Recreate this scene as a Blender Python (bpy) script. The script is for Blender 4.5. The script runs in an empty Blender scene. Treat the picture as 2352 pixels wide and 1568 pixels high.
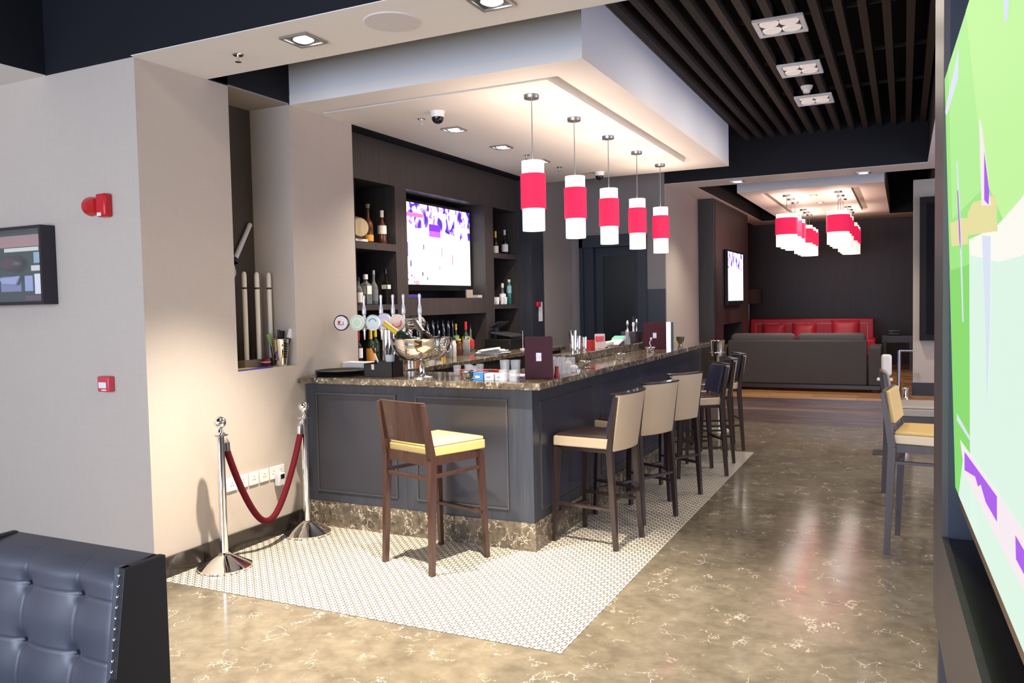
import bpy, bmesh, math, random
from mathutils import Vector, Matrix
random.seed(7)
R = math.radians
PI = math.pi
sc = bpy.context.scene

# ---------------------------------------------------------------- camera
FPX = 1862.58
YAW, PIT, ROL = 0.450922612, -0.0469035332, -0.0204722278
def cam_axes():
    cy, sy = math.cos(YAW), math.sin(YAW)
    f = Vector((-sy*math.cos(PIT), cy*math.cos(PIT), math.sin(PIT)))
    rt = Vector((cy, sy, 0)); up = rt.cross(f)
    r2 = math.cos(ROL)*rt + math.sin(ROL)*up
    u2 = -math.sin(ROL)*rt + math.cos(ROL)*up
    return r2, u2, f
CR, CU, CF = cam_axes()
CPOS = Vector((0, 0, 1.65))
cd = bpy.data.cameras.new('camera'); cam = bpy.data.objects.new('camera', cd)
sc.collection.objects.link(cam); sc.camera = cam
cd.sensor_width = 36; cd.lens = FPX/2352*36; cd.clip_start = .02; cd.clip_end = 100
M = Matrix((CR, CU, -CF)).transposed().to_4x4(); M.translation = CPOS
cam.matrix_world = M

# ---------------------------------------------------------------- world and view
w = bpy.data.worlds.new('world'); sc.world = w; w.use_nodes = True
w.node_tree.nodes['Background'].inputs[0].default_value = (.55, .62, .85, 1)
w.node_tree.nodes['Background'].inputs[1].default_value = .12
sc.view_settings.view_transform = 'Standard'; sc.view_settings.look = 'None'
sc.view_settings.exposure = 0.45; sc.view_settings.gamma = 1.0
sc.view_settings.use_curve_mapping = False
try:
    sc.cycles.use_denoising = True
    sc.cycles.max_bounces = 8; sc.cycles.diffuse_bounces = 4; sc.cycles.glossy_bounces = 4
    sc.cycles.transmission_bounces = 6; sc.cycles.transparent_max_bounces = 8
    sc.cycles.caustics_reflective = False; sc.cycles.caustics_refractive = False
    sc.cycles.sample_clamp_indirect = 4.0
except Exception:
    pass

def area(name, loc, rot, sx, sy, power, col):
    l = bpy.data.lights.new(name, 'AREA'); l.shape = 'RECTANGLE'; l.size = sx; l.size_y = sy
    l.energy = power; l.color = col
    o = bpy.data.objects.new(name, l); sc.collection.objects.link(o); o.location = loc; o.rotation_euler = rot
    return o
# daylight through the shopfront glazing behind the photographer
area('daylight', (-2.2, -3.6, 1.75), (R(90), 0, 0), 8.0, 2.7, 470, (.70, .79, 1.0))
# daylight from the glazing of the right-hand bay
area('bay_daylight', (3.15, 7.2, 1.8), (R(90), 0, R(90)), 5.0, 2.3, 100, (.66, .70, 1.0))

def P(u, v, axis, val):
    """point on the plane axis = val that the camera sees at frame position (u, v)"""
    d = CR*((u-1176)/FPX) - CU*((v-784)/FPX) + CF
    t = (val - CPOS[axis])/d[axis]
    return CPOS + d*t
def pz(u, v, z): return P(u, v, 2, z)
def py(u, v, y): return P(u, v, 1, y)
def px(u, v, x): return P(u, v, 0, x)

# ---------------------------------------------------------------- materials
MATS = {}
def mat(name, col=(.8, .8, .8), rough=.5, metal=0, spec=.5, emit=None, es=1, trans=0, alpha=1, coat=0, ior=1.45, sub=0):
    if name in MATS: return MATS[name]
    m = bpy.data.materials.new(name); m.use_nodes = True; MATS[name] = m
    b = m.node_tree.nodes['Principled BSDF']
    b.inputs['Base Color'].default_value = (*col, 1)
    b.inputs['Roughness'].default_value = rough; b.inputs['Metallic'].default_value = metal
    b.inputs['Specular IOR Level'].default_value = spec; b.inputs['IOR'].default_value = ior
    b.inputs['Transmission Weight'].default_value = trans; b.inputs['Alpha'].default_value = alpha
    b.inputs['Coat Weight'].default_value = coat
    if emit: b.inputs['Emission Color'].default_value = (*emit, 1); b.inputs['Emission Strength'].default_value = es
    return m
class NT:
    def __init__(s, m):
        s.m = m; s.t = m.node_tree; s.n = s.t.nodes; s.b = s.n['Principled BSDF']
    def new(s, t, **k):
        n = s.n.new(t)
        for a, v in k.items(): setattr(n, a, v)
        return n
    def l(s, a, b): s.t.links.new(a, b)
    def coord(s, scale=(1, 1, 1), rot=(0, 0, 0)):
        g = s.new('ShaderNodeNewGeometry'); mp = s.new('ShaderNodeMapping')
        mp.inputs['Scale'].default_value = scale; mp.inputs['Rotation'].default_value = rot
        s.l(g.outputs['Position'], mp.inputs['Vector']); return mp.outputs[0]
    def ocoord(s, scale=(1, 1, 1)):
        g = s.new('ShaderNodeTexCoord'); mp = s.new('ShaderNodeMapping')
        mp.inputs['Scale'].default_value = scale
        s.l(g.outputs['Object'], mp.inputs['Vector']); return mp.outputs[0]
    def noise(s, v, scale, detail=4, rough=.5, dist=0):
        n = s.new('ShaderNodeTexNoise'); s.l(v, n.inputs['Vector'])
        n.inputs['Scale'].default_value = scale; n.inputs['Detail'].default_value = detail
        n.inputs['Roughness'].default_value = rough; n.inputs['Distortion'].default_value = dist
        return n
    def ramp(s, f, stops):
        r = s.new('ShaderNodeValToRGB'); s.l(f, r.inputs[0]); e = r.color_ramp.elements
        while len(e) < len(stops): e.new(.5)
        for i, (p, c) in enumerate(stops):
            e[i].position = p; e[i].color = (*c, 1) if len(c) == 3 else c
        return r
    def math(s, op, a, b=None):
        n = s.new('ShaderNodeMath', operation=op)
        for i, x in enumerate((a, b)):
            if x is None: continue
            if isinstance(x, (int, float)): n.inputs[i].default_value = x
            else: s.l(x, n.inputs[i])
        return n.outputs[0]
    def mix(s, f, a, b):
        n = s.new('ShaderNodeMix', data_type='RGBA')
        if isinstance(f, (int, float)): n.inputs[0].default_value = f
        else: s.l(f, n.inputs[0])
        for i, x in ((6, a), (7, b)):
            if isinstance(x, tuple): n.inputs[i].default_value = (*x, 1)
            else: s.l(x, n.inputs[i])
        return n.outputs[2]
    def bump(s, h, st=.2, dist=.01):
        b = s.new('ShaderNodeBump'); b.inputs['Strength'].default_value = st; b.inputs['Distance'].default_value = dist
        s.l(h, b.inputs['Height']); s.l(b.outputs[0], s.b.inputs['Normal'])

def wood(name, c1, c2, rough=.4, sc_=(40, 40, 1.6), spec=.5, coat=0):
    m = mat(name, c1, rough, spec=spec, coat=coat); t = NT(m)
    n = t.noise(t.ocoord(sc_), 1.0, 6, .6, .4)
    r = t.ramp(n.outputs[0], [(.3, c1), (.7, c2)]); t.l(r.outputs[0], t.b.inputs['Base Color'])
    t.bump(n.outputs[0], .12, .002)
    return m
def fabric(name, c, rough=.85, scale=500, var=.15, spec=.2):
    m = mat(name, c, rough, spec=spec); t = NT(m)
    n = t.noise(t.ocoord(), scale, 2)
    r = t.ramp(n.outputs[0], [(.3, tuple(x*(1-var) for x in c)), (.7, tuple(min(1, x*(1+var)) for x in c))])
    t.l(r.outputs[0], t.b.inputs['Base Color']); t.bump(n.outputs[0], .15, .001)
    return m

def wallpaper(name, c, var=.035):
    m = mat(name, c, .75, spec=.25); t = NT(m)
    a = t.noise(t.coord((160, 160, 5)), 1, 3, .6)
    b = t.noise(t.coord((8, 8, 220)), 1, 3, .6)
    s = t.math('ADD', a.outputs[0], b.outputs[0]); s = t.math('MULTIPLY', s, .5)
    r = t.ramp(s, [(.35, tuple(x*(1-var) for x in c)), (.65, tuple(x*(1+var) for x in c))])
    t.l(r.outputs[0], t.b.inputs['Base Color']); t.bump(s, .1, .001)
    return m
WALL = wallpaper('woven_wallpaper', (.52, .455, .39))
WALL_TAUPE = wallpaper('taupe_wallpaper', (.30, .265, .235))
WALL_GREY = wallpaper('grey_wallpaper', (.27, .25, .245))
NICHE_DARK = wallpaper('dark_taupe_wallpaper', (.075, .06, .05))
WHITE = mat('white_ceiling_paint', (.84, .80, .76), .6, spec=.2)
WHITE_SOFFIT = mat('white_soffit_paint', (.80, .80, .82), .6, spec=.2)
BLACKP = mat('black_ceiling_paint', (.012, .013, .018), .7, spec=.2)
SLAT = mat('brown_slat_paint', (.050, .040, .035), .7, spec=.2)
NAVYP = mat('blue_black_paint', (.022, .028, .042), .45)
DARKW = wood('espresso_wood', (.036, .029, .028), (.058, .048, .044), .42)
DARKW2 = wood('espresso_wood_panel', (.026, .029, .037), (.046, .050, .062), .36)
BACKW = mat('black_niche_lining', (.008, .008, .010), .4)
TVW = wood('walnut_dark_wall', (.026, .018, .018), (.042, .030, .029), .45)
CHAIRW = wood('red_brown_chair_wood', (.038, .016, .011), (.070, .030, .020), .3, (60, 60, 3), coat=.3)
LEGW = wood('dark_chair_wood', (.022, .013, .012), (.040, .024, .020), .28, (60, 60, 3), coat=.3)
PURPW = wood('plum_brown_wood', (.064, .053, .055), (.090, .075, .078), .42)
CHROME = mat('polished_chrome', (.86, .85, .84), .05, 1)
STEEL = mat('brushed_steel', (.62, .60, .58), .22, 1)
DSTEEL = mat('satin_metal', (.40, .39, .38), .35, 1)
BLACKPL = mat('black_plastic', (.012, .012, .013), .35)
BLACKM = mat('black_gloss', (.008, .008, .009), .12)
WHITEPL = mat('white_plastic', (.82, .80, .76), .4)
PAPER = mat('white_paper', (.86, .85, .84), .7, spec=.2)
REDPL = mat('red_plastic', (.55, .012, .02), .3)
GLASS = mat('clear_glass', (.95, .97, .97), .02, trans=1, ior=1.3, spec=.5)
GLASSG = mat('green_bottle_glass', (.010, .030, .014), .06, spec=.7)
GLASSB = mat('dark_bottle_glass', (.014, .010, .008), .06, spec=.7)
GLASSA = mat('amber_bottle_glass', (.11, .035, .012), .08, spec=.7)
GLASSC = mat('clear_bottle_glass', (.55, .58, .58), .05, trans=.75, ior=1.3)
GLASST = mat('teal_bottle_glass', (.02, .16, .13), .06, spec=.7)
YEL = mat('mustard_vinyl', (.64, .46, .17), .38, spec=.5)
BEI = mat('beige_vinyl', (.56, .43, .28), .42, spec=.5)
BEI2 = mat('cream_vinyl', (.72, .60, .42), .42, spec=.5)
NAVYV = mat('navy_vinyl', (.020, .020, .042), .30, spec=.6)
SEATV = mat('dark_seat_vinyl', (.045, .030, .026), .30, spec=.6)
BURG = mat('burgundy_leatherette', (.058, .010, .016), .55, spec=.25)
VELVET = fabric('crimson_velvet', (.085, .003, .008), .8, 300, .3)
REDV = mat('red_leather', (.46, .010, .028), .38)
GREYF = fabric('charcoal_fabric', (.060, .053, .052), .9, 300, .12)
BLKLEATH = mat('black_leather_lit', (.050, .053, .072), .40, spec=.8)  # blue-grey sheen of the lit front put into the leather colour
t = NT(BLKLEATH); n = t.noise(t.ocoord(), 260, 3, .6); t.bump(n.outputs[0], .08, .001)
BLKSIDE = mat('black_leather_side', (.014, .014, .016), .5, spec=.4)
GOLDF = mat('gold_foil', (.80, .55, .08), .35, .3)
YELLOW = mat('yellow_label', (.85, .70, .05), .5)
ORANGE = mat('orange_label', (.80, .36, .05), .5)
CREAM = mat('cream_label', (.80, .76, .64), .6)
REDL = mat('red_label', (.55, .02, .03), .5)
BLUEL = mat('blue_carton', (.10, .32, .62), .5)
PURPLE = mat('violet_print', (.14, .08, .50), .5)
LIGHTW = mat('pale_ash_wood', (.80, .73, .60), .5)
OLIVEW = mat('olive_wood', (.26, .21, .12), .6)
LAMP = mat('lamp_glow', (1, 1, 1), .5, emit=(1, .95, .88), es=14)

def marble(name, base, dark, vein, scale, vw, rough, veinmask=.52):
    m = mat(name, base, rough, spec=.6); t = NT(m); c = t.coord()
    n1 = t.noise(c, 2.2*scale, 8, .62, .8)
    n2 = t.noise(c, 9*scale, 6, .6, .3)
    s = t.math('MULTIPLY', t.math('ADD', n1.outputs[0], n2.outputs[0]), .5)
    r = t.ramp(s, [(.38, dark), (.62, base)])
    # warped coordinate for the veins
    add = t.new('ShaderNodeVectorMath', operation='ADD'); sc3 = t.new('ShaderNodeVectorMath', operation='SCALE')
    nn = t.noise(c, 3.5*scale, 5, .6); t.l(nn.outputs['Color'], sc3.inputs[0]); sc3.inputs['Scale'].default_value = .55/scale
    t.l(c, add.inputs[0]); t.l(sc3.outputs[0], add.inputs[1])
    v = t.new('ShaderNodeTexVoronoi', feature='DISTANCE_TO_EDGE'); v.inputs['Scale'].default_value = 5.5*scale
    t.l(add.outputs[0], v.inputs['Vector'])
    line = t.ramp(v.outputs['Distance'], [(0, (1, 1, 1)), (vw, (0, 0, 0))])
    mk = t.noise(c, 5*scale, 4, .55); mr = t.ramp(mk.outputs[0], [(veinmask, (0, 0, 0)), (veinmask+.08, (1, 1, 1))])
    f = t.math('MULTIPLY', line.outputs[0], mr.outputs[0])
    pn = t.noise(t.coord((.55, 1.5, 1), (0, 0, R(-35))), 1.9, 3, .5, .5); pr_ = t.ramp(pn.outputs[0], [(.735, (0, 0, 0)), (.75, (1, 1, 1))])
    blot = t.mix(t.math('MULTIPLY', pr_.outputs[0], .8), r.outputs[0], tuple(x*.75 for x in vein))
    col = t.mix(f, blot, vein); t.l(col, t.b.inputs['Base Color'])
    return m
FLOORM = marble('brown_marble_floor', (.192, .164, .116), (.112, .094, .066), (.66, .58, .47), 1.15, .020, .13, .52)
BARM = marble('dark_emperador_marble', (.19, .15, .10), (.050, .040, .030), (.70, .62, .48), 3.0, .05, .10, .47)
def mosaic():
    m = mat('basketweave_mosaic', (.8, .75, .66), .35, spec=.5); t = NT(m)
    c = t.coord((1, 1, 1), (0, 0, R(0)))
    b = t.new('ShaderNodeTexBrick'); t.l(c, b.inputs['Vector'])
    b.inputs['Color1'].default_value = (.68, .63, .52, 1); b.inputs['Color2'].default_value = (.56, .51, .41, 1)
    b.inputs['Mortar'].default_value = (.38, .34, .27, 1); b.inputs['Scale'].default_value = 1.0
    b.inputs['Mortar Size'].default_value = .0016; b.inputs['Brick Width'].default_value = .060; b.inputs['Row Height'].default_value = .030
    v = t.new('ShaderNodeTexVoronoi', feature='F1', distance='CHEBYCHEV'); v.inputs['Randomness'].default_value = 0; v.inputs['Scale'].default_value = 1/.030
    t.l(c, v.inputs['Vector'])
    ck = t.new('ShaderNodeTexChecker'); ck.inputs['Scale'].default_value = 1/.030; t.l(c, ck.inputs['Vector'])
    d = t.ramp(v.outputs['Distance'], [(.40, (1, 1, 1)), (.44, (0, 0, 0))])
    f = t.math('MULTIPLY', d.outputs[0], ck.outputs['Fac'])
    col = t.mix(f, b.outputs['Color'], (.075, .065, .055)); t.l(col, t.b.inputs['Base Color'])
    return m
MOSAIC = mosaic()
def planks():
    m = mat('honey_wood_floor', (.4, .2, .08), .22, spec=.5); t = NT(m); c = t.coord()
    b = t.new('ShaderNodeTexBrick'); t.l(c, b.inputs['Vector'])
    b.inputs['Color1'].default_value = (.60, .33, .13, 1); b.inputs['Color2'].default_value = (.36, .18, .075, 1)
    b.inputs['Mortar'].default_value = (.06, .03, .015, 1); b.inputs['Scale'].default_value = 1.0
    b.inputs['Mortar Size'].default_value = .002; b.inputs['Brick Width'].default_value = 1.1; b.inputs['Row Height'].default_value = .12
    n = t.noise(t.coord((3, 40, 40)), 1, 5); col = t.mix(t.math('MULTIPLY', n.outputs[0], .35), b.outputs['Color'], (.12, .05, .02))
    t.l(col, t.b.inputs['Base Color'])
    return m
PLANK = planks()
STEPW = wood('dark_step_wood', (.15, .10, .085), (.24, .165, .14), .25, (2, 40, 40))
# a fabric lamp shade lit from inside by its bulb
def shade(name, col, es, base):
    m = mat(name, base, .8, emit=col, es=es); t = NT(m)
    return m
SH_W = shade('lit_white_shade_fabric', (1.0, .84, .76), .72, (.85, .80, .75))
SH_R = shade('lit_red_shade_fabric', (.95, .022, .115), .50, (.65, .02, .06))

# ---------------------------------------------------------------- mesh building
class MB:
    def __init__(s): s.v = []; s.f = []; s.mi = []; s.mats = []; s.m = Matrix.Identity(4); s.cur = 0
    def use(s, m):
        if m not in s.mats: s.mats.append(m)
        s.cur = s.mats.index(m); return s
    def add(s, vs, fs):
        o = len(s.v)
        s.v += [tuple(s.m @ Vector(p)) for p in vs]
        s.f += [tuple(i+o for i in f) for f in fs]; s.mi += [s.cur]*len(fs)
        return s
    def box(s, x0, x1, y0, y1, z0, z1):
        vs = [(x, y, z) for z in (z0, z1) for x, y in ((x0, y0), (x1, y0), (x1, y1), (x0, y1))]
        return s.add(vs, [(3, 2, 1, 0), (4, 5, 6, 7), (0, 1, 5, 4), (1, 2, 6, 5), (2, 3, 7, 6), (3, 0, 4, 7)])
    def hexa(s, a, b):
        """a, b: two quads (4 points each, same winding)"""
        return s.add(list(a)+list(b), [(3, 2, 1, 0), (4, 5, 6, 7), (0, 1, 5, 4), (1, 2, 6, 5), (2, 3, 7, 6), (3, 0, 4, 7)])
    def bar(s, p, q, w, d, w2=None, d2=None, up=(0, 1, 0)):
        """tapered rectangular bar from p to q"""
        p, q = Vector(p), Vector(q); ax = (q-p).normalized(); u = Vector(up)
        if abs(ax.dot(u)) > .95: u = Vector((1, 0, 0))
        sx = ax.cross(u).normalized(); sy = sx.cross(ax)
        w2 = w2 or w; d2 = d2 or d
        def qd(c, W, D): return [c+sx*a*W/2+sy*b*D/2 for a, b in ((-1, -1), (1, -1), (1, 1), (-1, 1))]
        return s.hexa(qd(p, w, d), qd(q, w2, d2))
    def lathe(s, prof, c=(0, 0, 0), seg=24, a0=0, a1=2*PI, sx=1, sy=1):
        full = abs(a1-a0-2*PI) < 1e-6; n = seg if full else seg+1
        vs = []; fs = []; ring = []
        for r, z in prof:
            if r < 1e-6: ring.append([len(vs)]); vs.append((c[0], c[1], c[2]+z))
            else:
                ring.append(list(range(len(vs), len(vs)+n)))
                for i in range(n):
                    a = a0+(a1-a0)*i/seg; vs.append((c[0]+r*math.cos(a)*sx, c[1]+r*math.sin(a)*sy, c[2]+z))
        for A, B in zip(ring, ring[1:]):
            for i in range(seg):
                j = (i+1) % n if full else i+1
                if len(A) == 1 and len(B) == 1: continue
                if len(A) == 1: fs.append((A[0], B[j], B[i]))
                elif len(B) == 1: fs.append((A[i], A[j], B[0]))
                else: fs.append((A[i], A[j], B[j], B[i]))
        return s.add(vs, fs)
    def cyl(s, p, q, r, r2=None, seg=16):
        p, q = Vector(p), Vector(q); ax = (q-p); L = ax.length; r2 = r if r2 is None else r2
        old = s.m.copy(); s.m = old @ Matrix.Translation(p) @ ax.to_track_quat('Z', 'Y').to_matrix().to_4x4()
        s.lathe([(0, 0), (r, 0), (r2, L), (0, L)], seg=seg); s.m = old; return s
    def tube(s, pts, r, seg=10, caps=True):
        pts = [Vector(p) for p in pts]; n = len(pts); vs = []; fs = []
        tang = [(pts[min(i+1, n-1)]-pts[max(i-1, 0)]).normalized() for i in range(n)]
        u = Vector((0, 0, 1)) if abs(tang[0].z) < .9 else Vector((1, 0, 0))
        u = (u - tang[0]*u.dot(tang[0])).normalized()
        for i in range(n):
            u = (u - tang[i]*u.dot(tang[i])).normalized(); w_ = tang[i].cross(u)
            rr = r[i] if isinstance(r, (list, tuple)) else r
            for k in range(seg):
                a = 2*PI*k/seg; vs.append(pts[i]+u*math.cos(a)*rr+w_*math.sin(a)*rr)
        for i in range(n-1):
            for k in range(seg):
                k2 = (k+1) % seg; fs.append((i*seg+k, i*seg+k2, (i+1)*seg+k2, (i+1)*seg+k))
        if caps: fs.append(tuple(range(seg))[::-1]); fs.append(tuple((n-1)*seg+k for k in range(seg)))
        return s.add(vs, fs)
    def sphere(s, c, r, seg=20, rz=None):
        rz = rz or r; k = max(6, seg//2)
        return s.lathe([(r*math.sin(PI*i/k), -rz*math.cos(PI*i/k)) for i in range(k+1)], c, seg)
    def prism(s, poly, z0, z1):
        n = len(poly)
        return s.add([(x, y, z0) for x, y in poly]+[(x, y, z1) for x, y in poly],
                     [tuple(range(n))[::-1], tuple(range(n, 2*n))]+[(i, (i+1) % n, (i+1) % n+n, i+n) for i in range(n)])
    def slab(s, pts, nrm, th):
        """a polygon of 3-D points given thickness th along nrm"""
        n = len(pts); nv = Vector(nrm)*th
        return s.add([Vector(p) for p in pts]+[Vector(p)+nv for p in pts],
                     [tuple(range(n))[::-1], tuple(range(n, 2*n))]+[(i, (i+1) % n, (i+1) % n+n, i+n) for i in range(n)])
    def build(s, name, m=None, parent=None, bevel=0, smooth=True, label=None, ang=40, seg=2):
        me = bpy.data.meshes.new(name); me.from_pydata([tuple(v) for v in s.v], [], s.f)
        if m is not None and not s.mats: s.mats = [m]
        for x in s.mats: me.materials.append(x)
        if len(s.mats) > 1: me.polygons.foreach_set('material_index', s.mi)
        bm = bmesh.new(); bm.from_mesh(me); bmesh.ops.recalc_face_normals(bm, faces=bm.faces); bm.to_mesh(me); bm.free()
        if smooth:
            me.shade_smooth() if hasattr(me, 'shade_smooth') else None
            me.set_sharp_from_angle(angle=R(ang))
        me.update()
        o = bpy.data.objects.new(name, me); sc.collection.objects.link(o)
        if parent is not None: o.parent = parent
        if bevel:
            b = o.modifiers.new('bevel', 'BEVEL'); b.width = bevel; b.segments = seg; b.limit_method = 'ANGLE'; b.angle_limit = R(50)
            b.harden_normals = False
        if label: o['label'] = label
        return o

def tag(o, label, cat, group=None, kind=None):
    o['label'] = label; o['category'] = cat
    if group: o['group'] = group
    if kind: o['kind'] = kind
    return o
def thing(name, label, cat, loc=(0, 0, 0), rz=0, group=None, rot=None):
    o = bpy.data.objects.new(name, None); sc.collection.objects.link(o); o.empty_display_size = .05
    o.location = loc; o.rotation_euler = rot if rot else (0, 0, rz)
    return tag(o, label, cat, group)
def struct(name, mb, m=None, bevel=0):
    o = mb.build(name, m, bevel=bevel, smooth=False); o['kind'] = 'structure'; return o
def dup(root, loc, rz=None, label=None, group=None):
    r = root.copy(); sc.collection.objects.link(r); r.location = loc
    if rz is not None: r.rotation_euler = (0, 0, rz)
    if label: r['label'] = label
    if group: r['group'] = group
    for ch in list(root.children):
        c = ch.copy(); sc.collection.objects.link(c); c.parent = r
        for g in list(ch.children):
            d = g.copy(); sc.collection.objects.link(d); d.parent = c
    return r
# ================================================================ THE SETTING
H = 3.15; TOP = 3.95; PF = .33
# floors
struct('floor', MB().box(-7, 3, -4, 18, -.1, 0), FLOORM)
struct('floor_mosaic', MB().box(-4.1, -1.45, 3.45, 8.89, 0.0, .003), MOSAIC)
lp = MB().use(PLANK).box(-4.2, 3, 11.40, 17.6, 0, PF)
struct('floor_lounge', lp)
st = MB().use(STEPW).box(-2.79, .10, 11.12, 11.40, 0, .17).box(-2.79, 3, 11.38, 11.40, .17, PF-.03)
st.use(PLANK).box(-2.79, 3, 11.365, 11.40, PF-.03, PF)
struct('trim_steps', st)
# left walls (with the display niche)
wl = MB().use(WALL).box(-7, -4.1, 3.42, 4.16, 0, H).box(-4.75, -4.1, 4.16, 4.76, 0, 1.222).box(-4.75, -4.1, 4.76, 5.52, 0, H)
struct('wall_left', wl)
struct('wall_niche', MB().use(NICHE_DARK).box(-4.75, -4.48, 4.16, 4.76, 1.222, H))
wa = MB().use(DARKW).box(-4.75, -4.27, 5.52, 5.54, 0, H)
struct('baseboard_left', MB().box(-7, -4.085, 3.405, 3.42, 0, .13).box(-4.1, -4.082, 3.405, 4.82, 0, .13), mat('dark_skirting_marble', (.030, .024, .018), .15, spec=.6))
# back bar zone end: dark column and taupe wall, grey door wall
struct('wall_column', MB().use(DARKW2).box(-4.7, -4.1, 9.06, 9.43, 0, H))
struct('wall_taupe', MB().use(WALL_TAUPE).box(-4.7, -4.1, 9.43, 10.4, 0, TOP))
wd = MB().use(WALL_GREY).box(-4.7, -3.98, 10.4, 10.7, 0, H).box(-3.98, -3.04, 10.4, 10.7, 2.50, H).box(-3.04, -2.80, 10.4, 10.7, 1.80, H).box(-4.7, -2.80, 10.4, 10.7, H, TOP)
wd.use(DARKW2).box(-3.04, -2.80, 10.38, 10.7, 0, 1.80)
struct('wall_back', wd)
dr = MB().use(NAVYP).box(-3.98, -3.80, 10.42, 10.7, 0, 2.50).box(-3.16, -3.04, 10.36, 10.7, 0, 2.50).box(-3.98, -3.04, 10.36, 10.7, 2.38, 2.54)
dr.box(-3.98, -3.93, 10.36, 10.42, 0, 2.50)
dd = struct('door_1', dr)
leaf = MB().use(mat('door_black', (.010, .012, .014), .3)).box(-3.80, -3.16, 10.55, 10.6, 0, 2.38)
leaf.use(NAVYP).box(-3.80, -3.70, 10.53, 10.55, 0, 2.38).box(-3.26, -3.16, 10.53, 10.55, 0, 2.38).box(-3.70, -3.26, 10.53, 10.55, 2.26, 2.38)
leaf.build('door_leaf', parent=dd, smooth=False)
MB().cyl((-3.22, 10.50, 1.05), (-3.32, 10.50, 1.05), .01).cyl((-3.22, 10.50, 1.05), (-3.22, 10.53, 1.05), .012).build('door_handle', STEEL, dd)
# second tan wall, pilaster, media wall of the lounge
struct('wall_tan', MB().use(WALL).box(-2.95, -2.79, 10.41, 12.25, 0, H))
struct('wall_pilaster', MB().use(DARKW).box(-4.0, -2.56, 12.25, 12.33, 0, H))
mw = MB().use(TVW).box(-3.2, -2.55, 12.33, 12.90, 0, H).box(-3.2, -2.55, 12.90, 14.55, 0, .80).box(-3.2, -2.55, 12.90, 14.55, 1.25, H).box(-3.2, -2.55, 14.55, 15.15, 0, H)
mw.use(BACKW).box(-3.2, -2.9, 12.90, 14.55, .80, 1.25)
struct('wall_media', mw)
struct('wall_far', MB().use(TVW).box(-4.2, 3, 17.3, 17.6, 0, TOP).box(-4.2, -3.9, 12.3, 17.3, 0, TOP))
# pier on the right of the lounge, right bay
pr_ = MB().use(WALL).box(.105, 3, 11.9, 12.2, PF, H)
struct('wall_pier', pr_)
struct('baseboard_pier', MB().box(.09, 3, 11.87, 11.9, PF, .50), mat('dark_skirting', (.018, .015, .018), .4))
struct('wall_right', MB().use(WALL).box(3, 3.2, -4, 4.6, 0, TOP).box(3, 3.2, 9.8, 17.6, 0, TOP).box(3, 3.2, 4.6, 9.8, 0, .6).box(3, 3.2, 4.6, 9.8, 3.0, TOP))
wg = MB().use(BLACKPL)
for y in (4.6, 6.3, 8.05, 9.74): wg.box(3.02, 3.10, y, y+.06, .6, 3.0)
wg.box(3.02, 3.10, 4.6, 9.8, .6, .66).box(3.02, 3.10, 4.6, 9.8, 2.94, 3.0)
struct('window_2', wg)
# wall behind the photographer with the glazed shopfront
fw = MB().use(WALL).box(-7.2, -6.4, -4.2, -4.0, 0, TOP).box(2.2, 3.2, -4.2, -4.0, 0, TOP).box(-6.4, 2.2, -4.2, -4.0, 3.15, TOP).box(-6.4, 2.2, -4.2, -4.0, 0, .3)
struct('wall_front', fw)
struct('wall_side', MB().use(WALL).box(-7.2, -7, -4.2, 3.6, 0, TOP))
wf = MB().use(BLACKPL)
for x in (-6.4, -4.25, -2.1, .05, 2.15): wf.box(x, x+.06, -4.08, -4.02, .3, 3.15)
wf.box(-6.4, 2.2, -4.08, -4.02, .3, .36).box(-6.4, 2.2, -4.08, -4.02, 3.09, 3.15)
struct('window_1', wf)

# ---- ceilings
cb = MB().use(WHITE).box(-4.1, 3, 3.40, 3.98, H, H+.004).box(-7, -4.9, -4, 3.42, H, H+.004)
cb.box(.235, 3, 3.98, 10.40, H, H+.004).box(-2.79, 3, 10.40, 10.95, H, H+.004).box(-2.79, -2.50, 10.95, 17.3, H, H+.004)
cb.box(.35, 3, 10.95, 17.3, H, H+.004).box(1.5, 3, -4, 3.40, H, H+.004).box(-2.5, .35, 16.5, 17.3, H, H+.004)
struct('ceiling', cb)
cu = MB().use(BLACKP).box(-4.1, 3, 3.40, 3.98, H+.004, TOP).box(-7, -4.9, -4, 3.42, H+.004, TOP).box(.235, 3, 3.98, 10.40, H+.004, TOP)
cu.box(-2.79, 3, 10.40, 10.95, H+.004, TOP).box(-2.79, -2.50, 10.95, 17.3, H+.004, TOP).box(.35, 3, 10.95, 17.3, H+.004, TOP)
cu.box(-4.9, -4.1, 3.42, 4.16, H, TOP).box(1.5, 3, -4, 3.4, H+.004, TOP).box(-2.5, .35, 16.5, 17.3, H+.004, TOP)
cu.box(-4.75, -4.1, 4.76, 9.43, H, TOP).box(-4.75, -4.1, 3.98, 4.76, H+.0101, TOP)
cu.box(-7.2, 3.2, -4.2, 17.6, TOP, TOP+.1)
struct('ceiling_recess', cu)
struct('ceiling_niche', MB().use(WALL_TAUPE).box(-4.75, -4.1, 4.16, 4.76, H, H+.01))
sl = MB().use(SLAT); x = .185
while x > -4.0:
    if x > -1.76: sl.box(x-.027, x+.027, 3.99, 10.39, 3.60, 3.72)
    x -= .148
sl.use(mat('ceiling_rail_metal', (.05, .045, .04), .5))
for y in (5.2, 6.4, 7.6, 8.8): sl.box(-1.78, .23, y-.012, y+.012, 3.72, 3.745)
struct('ceiling_slats', sl)
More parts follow.
